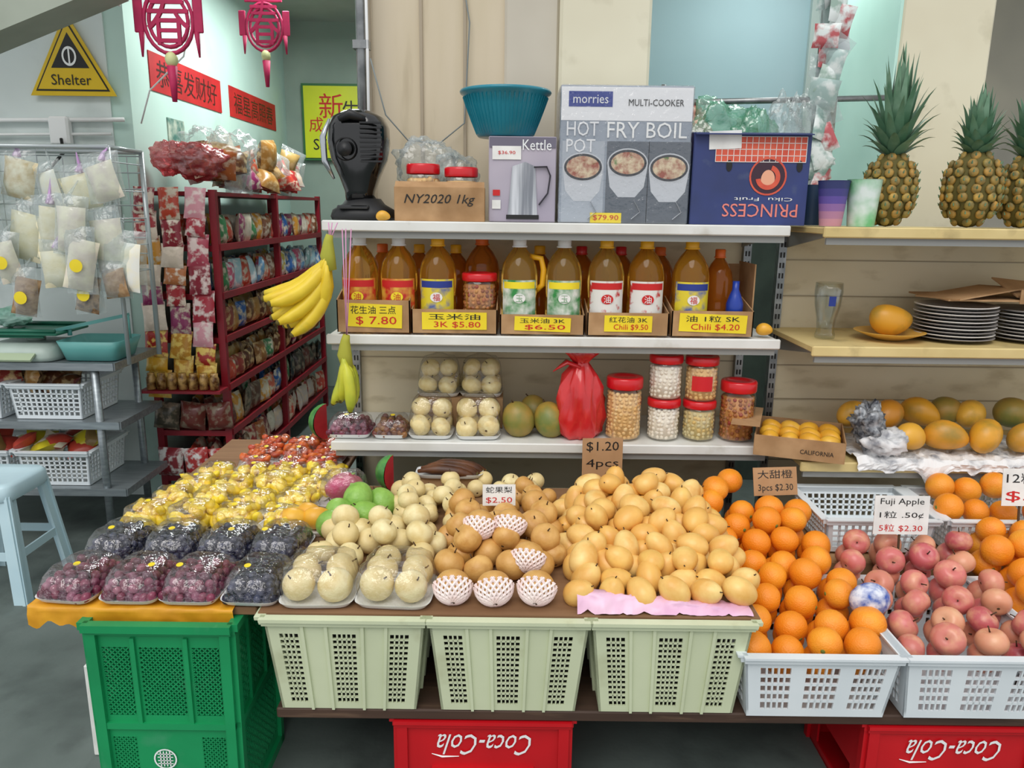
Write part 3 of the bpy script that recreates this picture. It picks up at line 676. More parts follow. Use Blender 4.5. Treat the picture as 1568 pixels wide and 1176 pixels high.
def ctray(x0,x1,h,lines,lw,rz=0):
    k=MB(); w=x1-x0; cx=(x0+x1)/2; yf=2.712; d=.16; M=T(cx,yf,Z2)@RZ(rz)
    t=.004
    k.box((0,t/2,h*.5),(w,t,h),CARD,M); k.box((0,d-t/2,h*.3),(w,t,h*.6),CARD,M)
    for s in(-1,1):
        x=s*(w/2-t/2); k.hexa([(x-t/2,0,0),(x+t/2,0,0),(x+t/2,d,0),(x-t/2,d,0),(x-t/2,0,h),(x+t/2,0,h),(x+t/2,d,h*1.4),(x-t/2,d,h*1.4)],CARD,M)
    lh=h*.72; k.box((0,-.002,h*.52),(lw,.002,lh),YLAB,M@RY(R.uniform(-.04,.04)))
    k.text(lines[0],lw*.8,lh*.34,BLACK,M@T(0,-.0035,h*.7)@FRONT); k.text(lines[1],lw*.72,lh*.38,REDINK,M@T(.01,-.0035,h*.36)@FRONT)
    return k.build('carton_tray')
ctray(-.625,-.365,.115,['花生油 三点','$ 7.80'],.2); ctray(-.36,-.055,.085,['玉米油','3K $5.80'],.23); ctray(-.045,.255,.07,['玉米油 3K','$6.50'],.2,)
ctray(.265,.555,.08,['红花油 3K','Chili $9.50'],.17); ctray(.565,.855,.09,['油 1粒 SK','Chili $4.20'],.24)
k=MB(); k.box((.875,2.9,Z2+.13),(.005,.2,.24),CARD); k.box((.83,2.99,Z2+.12),(.1,.005,.24),CARD); k.build('open_carton')
jar(-.122,2.79,Z2+.06,.064,.15,MX); k=MB(); k.box((-.122,2.79,Z2+.032),(.12,.1,.055),CARD); k.build('cardboard_riser')
# ------------------------------------------------------------------ top shelf
Z1=1.557
BK=mat('gloss_black','#0c0d0e',rough=.15,coat=.6); BKM=mat('matt_black','#17181a',rough=.5); SIL=mat('silver_trim','#b8bcc0',rough=.2,metal=.9)
k=MB(); X=-.555;Y=2.86
k.loft([(.225,.2,0),(.235,.21,.012),(.22,.2,.035),(.15,.14,.055),(.12,.12,.075)],BKM,T(X+.01,Y,Z1),p=2.6,cap1=True,seg=36)
k.loft([(.1,.12,.06),(.105,.13,.1),(.14,.15,.15),(.195,.17,.21),(.215,.18,.27),(.21,.18,.32),(.18,.16,.352),(.11,.11,.372),(.04,.05,.38)],BK,T(X,Y,Z1),p=3,cap1=True,seg=40)
k.tube([(X-.075,Y-.085,Z1+.14),(X-.105,Y-.09,Z1+.2),(X-.108,Y-.09,Z1+.28),(X-.085,Y-.085,Z1+.34)],[.004,.011,.011,.004],SIL,8)
for i in range(9): k.box((X+.058-.0,Y-.098+.0015*abs(i-4),Z1+.2+i*.016),(.075,.012,.006),BKM)
k.tube([(X-.05,Y-.09,Z1+.34),(X-.01,Y-.1,Z1+.355),(X+.04,Y-.09,Z1+.34)],[.01,.018,.01],BKM,8)
k.lathe([(0,.0),(.022,0),(.026,.02),(0,.024)],BKM,T(X-.03,Y-.095,Z1+.24)@FRONT,seg=20)
k.lathe([(.036,.0),(.04,.004),(.036,.008)],BKM,T(X-.03,Y-.092,Z1+.24)@FRONT,seg=20)
k.box((X-.01,Y-.07,Z1+.045),(.11,.08,.012),BK,b=.004)
k.build('black_coffee_machine')
k=MB(); put(k,F_MG,-.455,2.73,Z1+.017,.017,rot=RY(pi/2)); k.build('small_mango')
k=MB(); M=T(-.262,2.84,Z1)@RZ(.03)
w,d,h=.31,.2,.115
k.box((0,-d/2,h/2),(w,.004,h),CARD,M); k.box((0,d/2,h/2),(w,.004,h),CARD,M); k.box((-w/2,0,h/2),(.004,d,h),CARD,M); k.box((w/2,0,h/2),(.004,d,h),CARD,M); k.box((0,0,.002),(w,d,.004),CARD,M)
k.hexa([(-w/2,-d/2,h),(w/2,-d/2,h),(w/2,-d/2+.004,h),(-w/2,-d/2+.004,h),(-w/2,-d/2+.03,h+.02),(w/2,-d/2+.03,h+.02),(w/2,-d/2+.034,h+.02),(-w/2,-d/2+.034,h+.02)],CARD,M)
k.text('NY2020 1kg',.24,.04,BLACK,M@T(0,-d/2-.003,h*.62)@FRONT@ITAL); k.build('cardboard_carton')
jar(-.325,2.83,Z1+.006,.06,.19,PN,ps=.015); jar(-.19,2.83,Z1+.006,.06,.18,PN,ps=.015)
def crumple(name,parts,m,nz=.35,oc=.4):
    k=MB()
    for x,y,z,w,d,h in parts: k.ball((x,y,z+h/2),(w/2,d/2,h/2),m,RZ(R.uniform(0,.4)),40,30,nz=nz,oct_=oc)
    return k.build(name)
crumple('clear_plastic_bag',[(-.33,2.99,Z1+.09,.22,.12,.22),(-.22,3.0,Z1+.07,.16,.12,.18)],BAGF)
KB=mat('kettle_box_print','#b8b0bc','#9c94a4',rough=.35,scale=3)
k=MB(); M=T(.027,2.88,Z1)
k.box((0,0,.145),(.235,.2,.29),KB,M,b=.003)
f=-.1025
k.box((0,f,.27),(.23,.001,.035),mat('box_dark','#6c6878',rough=.4),M); k.text('Kettle',.1,.035,WHITE,M@T(.05,f-.001,.262)@FRONT)
k.box((-.055,f-.001,.235),(.1,.001,.045),PAPER,M); k.text('$36.90',.06,.013,REDINK,M@T(-.055,f-.003,.235)@FRONT)
SLV=mat('printed_steel','#d0d3d8','#80848c',rough=.3,metal=.2,scale=5,stretch=(9,1,.5))
k.add([(-.06,0,.02),(.045,0,.02),(.035,0,.19),(.0,0,.205),(-.045,0,.19)],[(0,1,2,3,4)],SLV,False,M@T(.01,f-.001,0))
k.add([(-.06,0,.01),(.055,0,.01),(.055,0,.025),(-.06,0,.025)],[(0,1,2,3)],BLACK,False,M@T(.005,f-.002,0))
k.tube([(.04,f-.001,.188),(.085,f-.001,.19),(.098,f-.001,.16),(.09,f-.001,.1),(.06,f-.001,.06)],.009,mat('printed_black','#2a2a30'),4,M,flat=.3)
k.box((-.09,f-.001,.1),(.025,.001,.02),REDINK,M); k.box((-.09,f-.001,.06),(.03,.001,.03),PAPER,M); k.build('kettle_box')
k=MB(); TE=mat('teal_plastic','#1f8498','#197688',rough=.3,scale=6,coat=.2)
M=T(-.035,2.88,Z1+.293)
k.lathe([(0,.0),(.095,.0),(.1,.004),(.118,.05),(.137,.1),(.15,.14),(.16,.146),(.163,.152),(.16,.158),(.15,.158),(.146,.15),(.133,.1),(.112,.05),(.095,.01),(0,.008)],TE,M,seg=64)
for i in range(56):
    a=2*pi*i/56; k.tube([(.101*math.cos(a),.101*math.sin(a),.01),(.12*math.cos(a),.12*math.sin(a),.055),(.139*math.cos(a),.139*math.sin(a),.105),(.15*math.cos(a),.15*math.sin(a),.135)],.0028,TE,4,M)
k.build('teal_colander')
MG=mat('box_grey_print','#97a1ae','#858f9c',rough=.25,scale=3,coat=.4); MW=mat('box_white_print','#e4e6e9',rough=.25,coat=.4)
FOOD=mat('printed_food','#9a4a34','#d8c8a8',rough=.3,scale=45,dirt=('#4a7a30',30,.6,.7)); POT=mat('printed_pot','#2c2e34',rough=.3); POTL=mat('printed_pot_light','#c4c8ce',rough=.3)
k=MB(); M=T(.383,2.9,Z1); w,d,h=.455,.24,.46
k.box((0,0,h/2),(w,d,h),MG,M,b=.003); f=-d/2-.001
k.box((0,f,.4),(w-.004,.001,.11),MW,M)
k.box((-.125,f-.001,.415),(.15,.001,.05),BLUEINK,M); k.text('morries',.12,.028,MW,M@T(-.125,f-.002,.415)@FRONT)
k.text('MULTI-COOKER',.19,.022,BLACK,M@T(.1,f-.002,.405)@FRONT)
k.text('HOT',.11,.048,MW,M@T(-.15,f-.002,.318)@FRONT,.001); k.text('POT',.1,.044,MW,M@T(-.155,f-.002,.262)@FRONT,.001)
k.text('FRY',.11,.052,WHITE,M@T(-.01,f-.002,.315)@FRONT,.001); k.text('BOIL',.14,.052,WHITE,M@T(.14,f-.002,.315)@FRONT,.001)
for cx,cz in((-.145,.15),(.01,.165),(.155,.15)):
    k.box((cx,f-.0005,.14),(.147,.001,.275),mat('panel_print','#a8b0ba',rough=.3) if cx<-.1 else mat('panel_print2','#59616b',rough=.3),M)
    q=[(-.07,0,.03),(.07,0,.03),(.06,0,-.04),(.03,0,-.075),(-.03,0,-.075),(-.06,0,-.04)]
    k.add(q,[tuple(range(6))],POTL,False,M@T(cx,f-.0015,cz))
    for rr,mm,o,sy in((.071,POTL,.002,.7),(.066,POT,.003,.68),(.058,FOOD,.004,.64)):
        k.lathe([(0,0),(rr,0)],mm,M@T(cx,f-o,cz+.04)@FRONT@S(1,sy,1),seg=28,smooth=False)
    k.tube([(cx+.03,f-.001,.075),(cx+.05,f-.001,.04),(cx+.02,f-.001,.015)],.012,POTL,4,M,flat=.1)
k.box((-.06,f-.003,.018),(.11,.001,.035),YLAB,M); k.text('$79.90',.09,.02,REDINK,M@T(-.06,f-.0045,.018)@FRONT)
k.box((0,0,h/2),(w+.006,d+.014,h+.004),FILM,M,b=.006)
k.build('multicooker_box')
NB=mat('navy_carton','#2c3866' ,'#303e78',rough=.5,scale=5,dirt=('#4c5878',12,.62,.8)); ORP=mat('orange_print','#dc6044','#cc4c38',rough=.5,scale=20)
k=MB(); M=T(.825,2.89,Z1)@RZ(-.05); w,d,h=.395,.25,.31; t=.005
for c_,s_ in(((0,-d/2,h/2),(w,t,h)),((0,d/2,h/2),(w,t,h)),((-w/2,0,h/2),(t,d,h)),((w/2,0,h/2),(t,d,h)),((0,0,t/2),(w,d,t))): k.box(c_,s_,NB,M)
f=-d/2-.0035
k.box((.03,f,h-.055),(w*.78,.001,.085),ORP,M)
for i in range(16): k.box((.03-w*.39+w*.78*i/15,f-.001,h-.055),(.002,.001,.085),PAPER,M)
for j in range(5): k.box((.03,f-.001,h-.097+.021*j),(w*.78,.001,.002),PAPER,M)
k.lathe([(0,0),(.058,0)],mat('medallion','#3a1f30'),M@T(.06,f-.001,.165)@FRONT,seg=30,smooth=False); k.lathe([(.058,0),(.064,0)],ORP,M@T(.06,f-.0015,.165)@FRONT,seg=30,smooth=False)
k.lathe([(0,0),(.028,0)],mat('face_print','#e8a888'),M@T(.06,f-.002,.155)@FRONT@S(.85,1.15,1),seg=20,smooth=False); k.lathe([(.026,0),(.042,0)],ORP,M@T(.06,f-.0025,.162)@FRONT,seg=24,a0=pi*1.05,a1=pi*2.4,smooth=False)
k.text('PRINCESS',.26,.045,mat('red_white_print','#e08074'),M@T(.04,f-.001,.05)@FRONT@RZ(pi)); k.text('Ciku  Fruit',.2,.012,PAPER,M@T(.05,f-.001,.088)@FRONT@RZ(pi))
for x in(-.075,.165): k.lathe([(0,0),(.013,0)],BLACK,M@T(x,f-.001,.2)@FRONT@S(.8,1.5,1),seg=16,smooth=False)
k.box((-.08,f-.002,h-.02),(.11,.001,.06),PAPER,M@RY(-.05))
k.box((.0,.0,h+.002),(w,.12,.004),NB,M@T(0,-.06,0)@RX(.12)); k.build('blue_fruit_carton')
k=MB(); k.tube([(.6,3.3,2.03),(1.5,3.3,2.06)],.012,METAL,8); k.tube([(1.28,3.35,1.0),(1.28,3.35,3.1)],.012,METAL,8)
k.tube([(.6,3.3,1.0),(.6,3.3,2.1)],.01,METAL,8); k.build('hanging_rail')
crumple('plastic_bag_bundle',[(.68,3.3,1.82,.2,.12,.2)],mat('coloured_plastic','#c83a3a','#e0c8b0',rough=.3,scale=16))
crumple('plastic_bag_bundle',[(.84,3.3,1.8,.26,.12,.24),(.98,3.3,1.75,.2,.12,.26)],film('green_bag','#d8f0e4',base=.35,edge=.7,rough=.25,sc_=25,diff='#7cc4a4'))
crumple('plastic_bag_bundle',[(1.1,3.28,1.7,.14,.12,.34),(1.17,3.3,1.75,.14,.12,.3)],BAGF)
def pil(n=7):
    vs=[];fs=[]
    for sgn in(-1,1):
        for j in range(n+1):
            for i in range(n+1):
                x=i/n-.5; z=j/n-.5; t=((1-abs(2*x)**3)*(1-abs(2*z)**3))**.6
                vs.append((x*(1-.06*(1-abs(2*z)**2)),sgn*(.5*t+.0)+.03*math.sin(i*2.3+j*1.7)*t,z))
    for s in range(2):
        o=s*(n+1)**2
        for j in range(n):
            for i in range(n):
                q=(o+j*(n+1)+i,o+j*(n+1)+i+1,o+(j+1)*(n+1)+i+1,o+(j+1)*(n+1)+i); fs.append(q if s==0 else q[::-1])
    return vs,fs
PIL=pil()
def pk(mb,x,y,z,w,t,h,m,rot=None): mb.add(PIL[0],PIL[1],m,True,T(x,y,z)@(rot or Matrix())@S(w,t,h))
def pkmat(name,cols,c2): return mat(name,isl=cols,const=True,c2=c2,rough=.28,scale=26,lo=.48,hi=.6)
k=MB(); HB=mat('hanging_packet_print',isl=['#a8c0bc','#c8ccd0','#98b0a4','#b8585c','#8aa8a0','#d4d8d8'],const=True,c2='#dde4e2',rough=.3,scale=20,lo=.45,hi=.6)
z=2.78
while z>1.62:
    for q in range(2): pk(k,1.25+R.uniform(-.03,.03),3.27+.03*q,z,R.uniform(.07,.12),.025,R.uniform(.09,.14),HB if R.random()<.6 else BAGF,ER(R.uniform(-.3,.3),R.uniform(-.5,.5),R.uniform(-.6,.6)))
    z-=.055
k.tube([(1.25,3.3,2.8),(1.25,3.3,3.1)],.003,METAL,5)
k.build('hanging_packet_strip')
# ------------------------------------------------------------------ pineapples
PB=mat('pineapple_eye',isl=['#cc9840','#b0843a','#94823c','#d4a850'],rough=.6,c2='#74683a',scale=40); PD=mat('pineapple_gap','#5c5424',rough=.8); LF=mat('pineapple_leaf',isl=['#5a8064','#4c7658','#6a9274','#446c50'],rough=.45,c2='#84a48a',scale=12,lo=.5,hi=.8)
def pineapple(x,y,z,r,h,ch,cr,lean=0):
    k=MB(); k.ball((x,y,z+h/2),(r*.93,r*.93,h/2),PD,None,20,14)
    rows=9
    for j in range(rows):
        t=(j+.5)/rows; zz=-1+2*t; rr=math.sqrt(max(0,1-(abs(zz)**2.6))); n=max(5,int(13*rr))
        for i in range(n):
            a=2*pi*(i+(j%2)*.5)/n; c=(x+math.cos(a)*r*rr*.95,y+math.sin(a)*r*rr*.95,z+h/2+zz*h/2*.96)
            s=h/rows*.62; k.ball(c,(s*.5,s*.95,s*.95),PB,RZ(a)@RY(-zz*.5),7,5)
            if rr>.5: q=Vector((math.cos(a),math.sin(a),0)); p=Vector(c)+q*s*.45; k.tube([p,p+q*.005+Vector((0,0,.01))],[.003,.0008],LF,4)
    nl=64
    for i in range(nl):
        t=i/nl; a=i*2.39996; L=ch*(.35+.65*t)*R.uniform(.85,1.05); el=.45+1.0*t
        base=Vector((x+math.cos(a)*r*.28*(1-t*.7),y+math.sin(a)*r*.28*(1-t*.7),z+h*.95+ch*.22*t)); d=Vector((math.cos(a),math.sin(a),0)); sd=Vector((-math.sin(a),math.cos(a),0))
        n=6; p=base.copy(); vs=[]; ww=.017+.006*(1-t)
        for q in range(n+1):
            u=q/n; e=el+.35*math.sin(u*2)-(1-t)*u*u*1.3
            wv=ww*(1-u**1.6)*(.7+.6*math.sin(min(1,u*3)*pi/2)*.5)
            up=Vector((0,0,1))
            vs+=[tuple(p-sd*wv+up*wv*.35),tuple(p),tuple(p+sd*wv+up*wv*.35)]
            p=p+(d*math.cos(e)*cr/.13*.9+Vector((0,0,1))*math.sin(e))*(L/n)
        fs=[]
        for q in range(n):
            o=q*3; fs+=[(o,o+1,o+4,o+3),(o+1,o+2,o+5,o+4)]
        k.add(vs,fs,LF,True)
    return k.build('pineapple')
pineapple(1.305,2.76,1.557,.088,.25,.31,.13); pineapple(1.59,2.76,1.557,.095,.26,.20,.13); pineapple(1.79,2.78,1.557,.09,.25,.25,.13)
def cup2(x,y,z,r0,r1,h,mats_):
    k=MB(); n=len(mats_)
    for i,m in enumerate(mats_):
        a,b=i/n,(i+1)/n; k.lathe([(r0+(r1-r0)*a,h*a),(r0+(r1-r0)*b,h*b)],m,T(x,y,z),seg=32)
    k.lathe([(r1,h),(r1+.002,h+.002),(r1-.003,h),(r0-.002,.006),(0,.006)],mats_[-1],T(x,y,z),seg=32); k.lathe([(0,.001),(r0,0)],mats_[0],T(x,y,z),seg=32); k.build('plastic_cup')
cup2(1.095,2.72,1.557,.036,.052,.15,[mat('c1','#c08a9a'),mat('c1b','#ac7a9a'),mat('c2','#8a64a0'),mat('c3','#5c4a9a'),mat('c3b','#403c80'),mat('c4','#2c3468')])
cup2(1.2,2.72,1.557,.044,.056,.155,[mat('c5','#d8e4e0','#6cb880',rough=.4,scale=12)]*2)
cup2(1.08,2.86,1.557,.036,.045,.14,[mat('c6','#28405c')]*2)
# ------------------------------------------------------------------ right shelf, level 2
Zb=1.157
k=MB(); GL=film('drinking_glass','#f6f9f9',base=.03,edge=.38,rough=.03,sc_=3); M=T(1.14,2.78,Zb)
k.lathe([(0,.0),(.034,0),(.036,.01),(.03,.03),(.034,.07),(.045,.12),(.049,.17),(.047,.2),(.044,.2),(.046,.17),(.042,.12),(.03,.07),(.026,.035),(0,.03)],GL,M,seg=32)
k.lathe([(.0475,.12),(.05,.155)],BLUEINK,M,seg=8,a0=-pi*.6,a1=-pi*.44); k.build('drinking_glass')
k=MB(); k.lathe([(0,0),(.05,0),(.07,.008),(.12,.028),(.122,.03),(.118,.03),(.068,.012),(0,.006)],mat('yellow_bowl','#d8a84c',rough=.4),T(1.37,2.77,Zb),seg=36)
put(k,F_MG,1.37,2.77,Zb+.066,.057,rot=RZ(.1)@RY(pi/2+.15)@RZ(pi)); k.build('mango_dish')
PL=mat('plate_rim','#d4d1cd',rough=.3); PL2=mat('plate_edge','#8a8684',rough=.4)
def plates(x,y,n):
    k=MB()
    for i in range(n):
        z=Zb+i*.0125; k.lathe([(0,z),(.085,z),(.1,z+.004),(.135,z+.012),(.137,z+.014),(.134,z+.0155),(.1,z+.008),(0,z+.005)],PL if i%2 else PL2,T(x+R.uniform(-.003,.003),y,0),seg=40)
    return k.build('plate_stack')
plates(1.61,2.79,10); plates(1.895,2.79,9)
k=MB(); k.box((1.78,2.84,Zb+.15),(.5,.28,.006),CARD,T(0,0,0)); k.box((0,0,0),(.3,.2,.005),CARD,T(1.66,2.8,Zb+.17)@RY(-.12)@RZ(.3)); k.box((0,0,0),(.3,.18,.005),CARD,T(1.93,2.8,Zb+.175)@RY(.1)@RX(.3)); k.box((0,0,0),(.2,.003,.05),CARD,T(1.88,2.7,Zb+.165)); k.build('cardboard_sheets')
Zc=.742
k=MB(); M=T(1.06,2.72,Zc+.01)@RZ(-.35); w,d,h=.3,.28,.075
for c_,s_ in(((0,-d/2,h/2),(w,.004,h)),((0,d/2,h/2),(w,.004,h)),((-w/2,0,h/2),(.004,d,h)),((w/2,0,h/2),(.004,d,h)),((0,0,.002),(w,d,.004))): k.box(c_,s_,CARD,M)
k.box((-w*.62,0,h+.03),(.1,d,.004),CARD,M@T(0,0,0)@RY(0)); k.text('CALIFORNIA',.11,.016,BLACK,M@T(.06,-d/2-.003,h*.4)@FRONT)
for i in range(4):
    for j in range(3): q=M@Vector((-.1+.068*i,-.08+.08*j,.05)); put(k,F_MY,q.x,q.y,q.z,.032,rot=RZ(R.uniform(0,3))@RX(pi/2))
k.build('open_fruit_carton')
k=MB(); NP=mat('newspaper','#d8d8d8','#8e9096',rough=.8,scale=34,dirt=('#e8e8e8',14,.4,.55)); 
def nf(u,v):
    x=1.22+u*.95; n=noise.noise(Vector((u*14,v*6,0))); n2=abs(noise.noise(Vector((u*34,v*12,3))))
    if v<.2:
        dr=(1-v/.2)*(.03+.16*max(0,noise.noise(Vector((u*9,0,7)))+.05)); return (x+n*.02,2.585-.012-.02*n2+n*.01,Zc+.008-dr)
    return (x,2.585+(v-.2)*.4+n*.012,Zc+.014+.012*n+.012*n2)
k.grid(nf,90,24,NP,smooth=False); k.build('newspaper_sheet')
k=MB(); k.ball((1.28,2.66,Zc+.12),(.058,.05,.075),mat('dark_foil','#3c4048','#b0b4b8',rough=.35,scale=40,metal=.2),None,40,26,nz=.5,oct_=.6); k.ball((1.34,2.64,Zc+.06),(.08,.05,.05),NP,None,30,20,nz=.5,oct_=.5); k.build('crumpled_foil_bag')
k=MB()
for x,y,s in((1.44,2.66,.048),(1.57,2.67,.053),(1.71,2.66,.06),(1.86,2.66,.052),(2.0,2.67,.055)): put(k,F_MG,x,y,Zc+.03+s,s,rot=RZ(R.uniform(-.9,.9))@RY(pi/2+R.uniform(-.4,.4)))
for x,y,s in((1.3,2.83,.05),(1.42,2.8,.055),(1.56,2.84,.055),(1.75,2.83,.052)): put(k,F_MG,x,y,Zc+.07+s,s,rot=RZ(R.uniform(-.9,.9))@RY(pi/2+R.uniform(-.4,.4)))
for x,y,s in((1.67,2.86,.055),(1.9,2.82,.06),(2.05,2.84,.055)): put(k,F_MGG,x,y,Zc+.07+s,s,rot=RZ(R.uniform(-.5,.5))@RY(pi/2))
k.build('mango_row')
# ------------------------------------------------------------------ LEFT: signs, ornaments
YS=mat('sign_yellow','#e0bc18','#d2ae12',rough=.45,scale=3)
k=MB(); M=T(-2.215,4.07,2.13)
def tri(w,h,y,m,z0=0,x=0): 
    k.add([(x-w/2,y,z0),(x+w/2,y,z0),(x,y,z0+h),(x-w/2,y+.006,z0),(x+w/2,y+.006,z0),(x,y+.006,z0+h)],[(0,1,2),(5,4,3),(0,3,4,1),(1,4,5,2),(2,5,3,0)],m,False,M)
tri(.43,.39,0,YS); tri(.37,.335,-.002,BLACK,.022); tri(.345,.312,-.004,YS,.03)
tri(.19,.165,-.005,BLACK,.13)
k.lathe([(.03,0),(.04,0)],WHITE,M@T(0,-.0065,.185)@FRONT@S(.9,1.15,1),seg=24,smooth=False); k.box((0,-.0065,.185),(.008,.001,.09),WHITE,M); 
k.text('Shelter',.2,.05,BLACK,M@T(0,-.0065,.075)@FRONT); k.build('shelter_sign')
RBN=mat('red_banner','#c01c22','#a8161c',rough=.6,scale=5)
for y0,y1,t in((4.34,5.36,'恭喜发财好'),(5.52,6.55,'福星高照春')):
    k=MB(); k.box((-1.947,(y0+y1)/2,2.3),(.006,y1-y0,.2),RBN); k.text(t,(y1-y0)*.85,.14,mat('goldi','#3c1410'),T(-1.9435,(y0+y1)/2,2.3)@RZ(pi/2)@FRONT); k.build('red_banner')
PKO=mat('magenta_felt','#c02058','#a81a4c',rough=.6,scale=10)
def orn(x,y,z,s):
    k=MB(); M=T(x,y,z)
    k.text('春',.2*s,.26*s,PKO,M@T(0,-.008,.02)@FRONT); k.text('春',.2*s,.26*s,PKO,M@T(0,.004,.02)@FRONT)
    for a in (.085,.108): k.lathe([(a*s,-.006),(a*s+.014*s,-.006),(a*s+.014*s,.006),(a*s,.006),(a*s,-.006)],PKO,M@FRONT@S(1,1.25,1),seg=24)
    for sx in(-1,1):
        k.box((sx*.14*s,0,.02),(.045*s,.01,.15*s),PKO,M,b=.004); k.tube([(sx*.13*s,0,-.05*s),(sx*.135*s,0,-.16*s)],[.014*s,.004],PKO,6,M)
    for j,zz in enumerate((.16,.19,.22,.25)): k.box((0,0,zz*s),((.24-.04*j)*s,.01,.024*s),PKO,M,b=.003)
    k.ball((x,y,z-.17*s),(.03*s,.03*s,.035*s),mat('ornament_bead','#d8dca0'),seg=12,rings=8); k.tube([(0,0,-.2*s),(0,0,-.36*s)],[.026*s,.012*s],PKO,8,M)
    k.tube([(0,0,.2*s),(0,0,3.1-z)],.0025,PKO,5,M); k.build('spring_festival_ornament')
orn(-1.47,3.5,2.36,.9); orn(-1.37,4.5,2.55,.85)
k=MB(); GY=mat('sign_yellow_bright','#d8e220','#ccd81e',rough=.4,scale=3); M=T(-1.53,6.83,2.3)
k.box((0,.01,0),(.54,.04,.62),mat('sign_green','#2f6a3c'),M); k.box((0,-.014,0),(.5,.01,.58),GY,M)
k.text('新',.2,.2,REDINK,M@T(-.02,-.021,.13)@FRONT); k.text('生',.15,.15,BLACK,M@T(.15,-.021,.1)@FRONT); k.text('SENG',.3,.09,BLACK,M@T(-.03,-.021,-.18)@FRONT); k.text('成',.12,.12,REDINK,M@T(-.15,-.021,-.02)@FRONT); k.build('shop_sign')
k=MB(); k.box((-1.0,6.8,.95),(.5,.06,1.9),mat('door_green','#4c5f54','#42554b',scale=2)); k.box((-1.0,6.76,1.88),(.6,.05,.06),mat('door_trim','#8a9890')); k.build('door_1')
# ------------------------------------------------------------------ packets
PA=pkmat('snack_packaging',['#b8422c','#2c5a9c','#c88c2c','#8a2c5c','#d8d0c0','#3c7a4c','#7a4a2c','#c0563c'],'#c8bca8')
PB2=pkmat('snack_packaging_blue',['#6fa0c8','#4a84b8','#a8ccd8','#d06080','#88a8a8','#c8b040'],'#dfe4e6')
PC=pkmat('snack_packaging_brown',['#8a5a2c','#6a4022','#a87838','#5c3018','#b89858','#8c3028'],'#c8a878')
PDk=pkmat('snack_packaging_dark',['#3c2c28','#5c3a2c','#2c3438','#6a3028','#4a4438'],'#8a7a68')
PR=pkmat('snack_packaging_red',['#a83030','#c84838','#7c2430','#c8b8b0','#b06030'],'#d8c0a8')
RS=mat('red_shelf_steel','#8e1624','#7c1222',rough=.4,scale=4)
x0,x1,ya,yb=-1.92,-1.52,4.02,6.15
k=MB()
LV=[.14,.40,.65,.91,1.14,1.39]
for x in(x0+.015,x1-.015):
    for y in(ya,5.05,yb): k.box((x,y,.84),(.035,.035,1.68),RS)
for z in LV:
    k.box(((x0+x1)/2,(ya+yb)/2,z-.01),(x1-x0,yb-ya,.018),RS); k.box((x1+.002,(ya+yb)/2,z),(.012,yb-ya,.035),RS); k.box(((x0+x1)/2,ya-.01,z-.005),(x1-x0,.012,.03),RS)
k.box(((x0+x1)/2,(ya+yb)/2,1.66),(x1-x0,yb-ya,.02),RS)
k.build('red_snack_shelf')
k=MB()
sets=[PR,PDk,PC,PC,PB2,PA]
for li,z in enumerate(LV):
    y=ya+.06; hh=.17 if li!=2 else .15
    while y<yb-.05:
        w=R.uniform(.09,.16); mm=sets[li] if R.random()<.75 else PA
        for q in range(3):
            pk(k,x1-.05-.1*q+R.uniform(-.015,.015),y+w/2,z+hh*.48+.003,w*.95,.055,hh*R.uniform(.8,1.05),mm,RZ(pi/2+R.uniform(-.3,.3))@RX(R.uniform(-.25,.15)))
        y+=w
k.build('snack_packets')
k=MB()
ENDP=pkmat('pink_snack_packaging',['#d898a4','#b04458','#d8c0b8','#a83040','#e0b0b8','#8a2838'],'#e4d0cc'); ENDG=pkmat('gold_snack_packaging',['#d8a42c','#2c2018','#c08828','#3c2c14','#a82c24'],'#e8c868')
ENDR=pkmat('red_snack_packaging',['#a82c34','#d8c8b8','#8c2030','#c07848'],'#e8d8c8')
for col,(xx,w_,ms) in enumerate(((-1.865,.12,(ENDR,ENDG)),(-1.735,.12,(ENDR,ENDG)),(-1.61,.115,(ENDP,ENDG)))):
    z=1.69
    while z>.70:
        hh=R.uniform(.1,.17); m_=ms[0] if z>1.02 else ms[1]
        if z>1.05 and R.random()<.2: m_=PA
        pk(k,xx+R.uniform(-.008,.008),3.965+R.uniform(-.01,.005),z-hh/2,w_*R.uniform(.85,1.05),.035,hh,m_,RX(-.12)@RY(R.uniform(-.1,.1))); z-=hh*.88
for i in range(3): pk(k,-1.85+i*.14,3.98,.24+.0,.14,.08,.16,pkmat('red_white_packaging',['#b83c3c','#d8d0d0','#8a2c34'],'#e4e0dc'),RY(R.uniform(-.2,.2)))
for i in range(3): pk(k,-1.85+i*.14,3.98,.5,.14,.08,.15,PDk,RY(R.uniform(-.2,.2)))
k.build('hanging_snack_packets')
k=MB()
for i in range(7): k.lathe([(0,0),(.024,0),(.024,.06),(.019,.07),(.019,.085),(0,.085)],mat('sauce_glass','#5a3418','#c8a060',rough=.2,scale=30),T(-1.88+.055*i,3.90,.665),seg=12); 
k.box((-1.72,3.92,.655),(.42,.12,.014),RS); k.build('sauce_jars')
k=MB()
for i in range(60):
    y=R.uniform(4.05,6.0); pk(k,R.uniform(x0+.14,x1-.02),y,1.75+R.uniform(0,.17),R.uniform(.13,.2),.1,R.uniform(.12,.2),R.choice([PA,PC,PC,PR]) if R.random()<.75 else BAGF,ER(R.uniform(-.9,.3),R.uniform(-.5,.5),R.uniform(-.3,1.4)))
k.build('chip_packets')
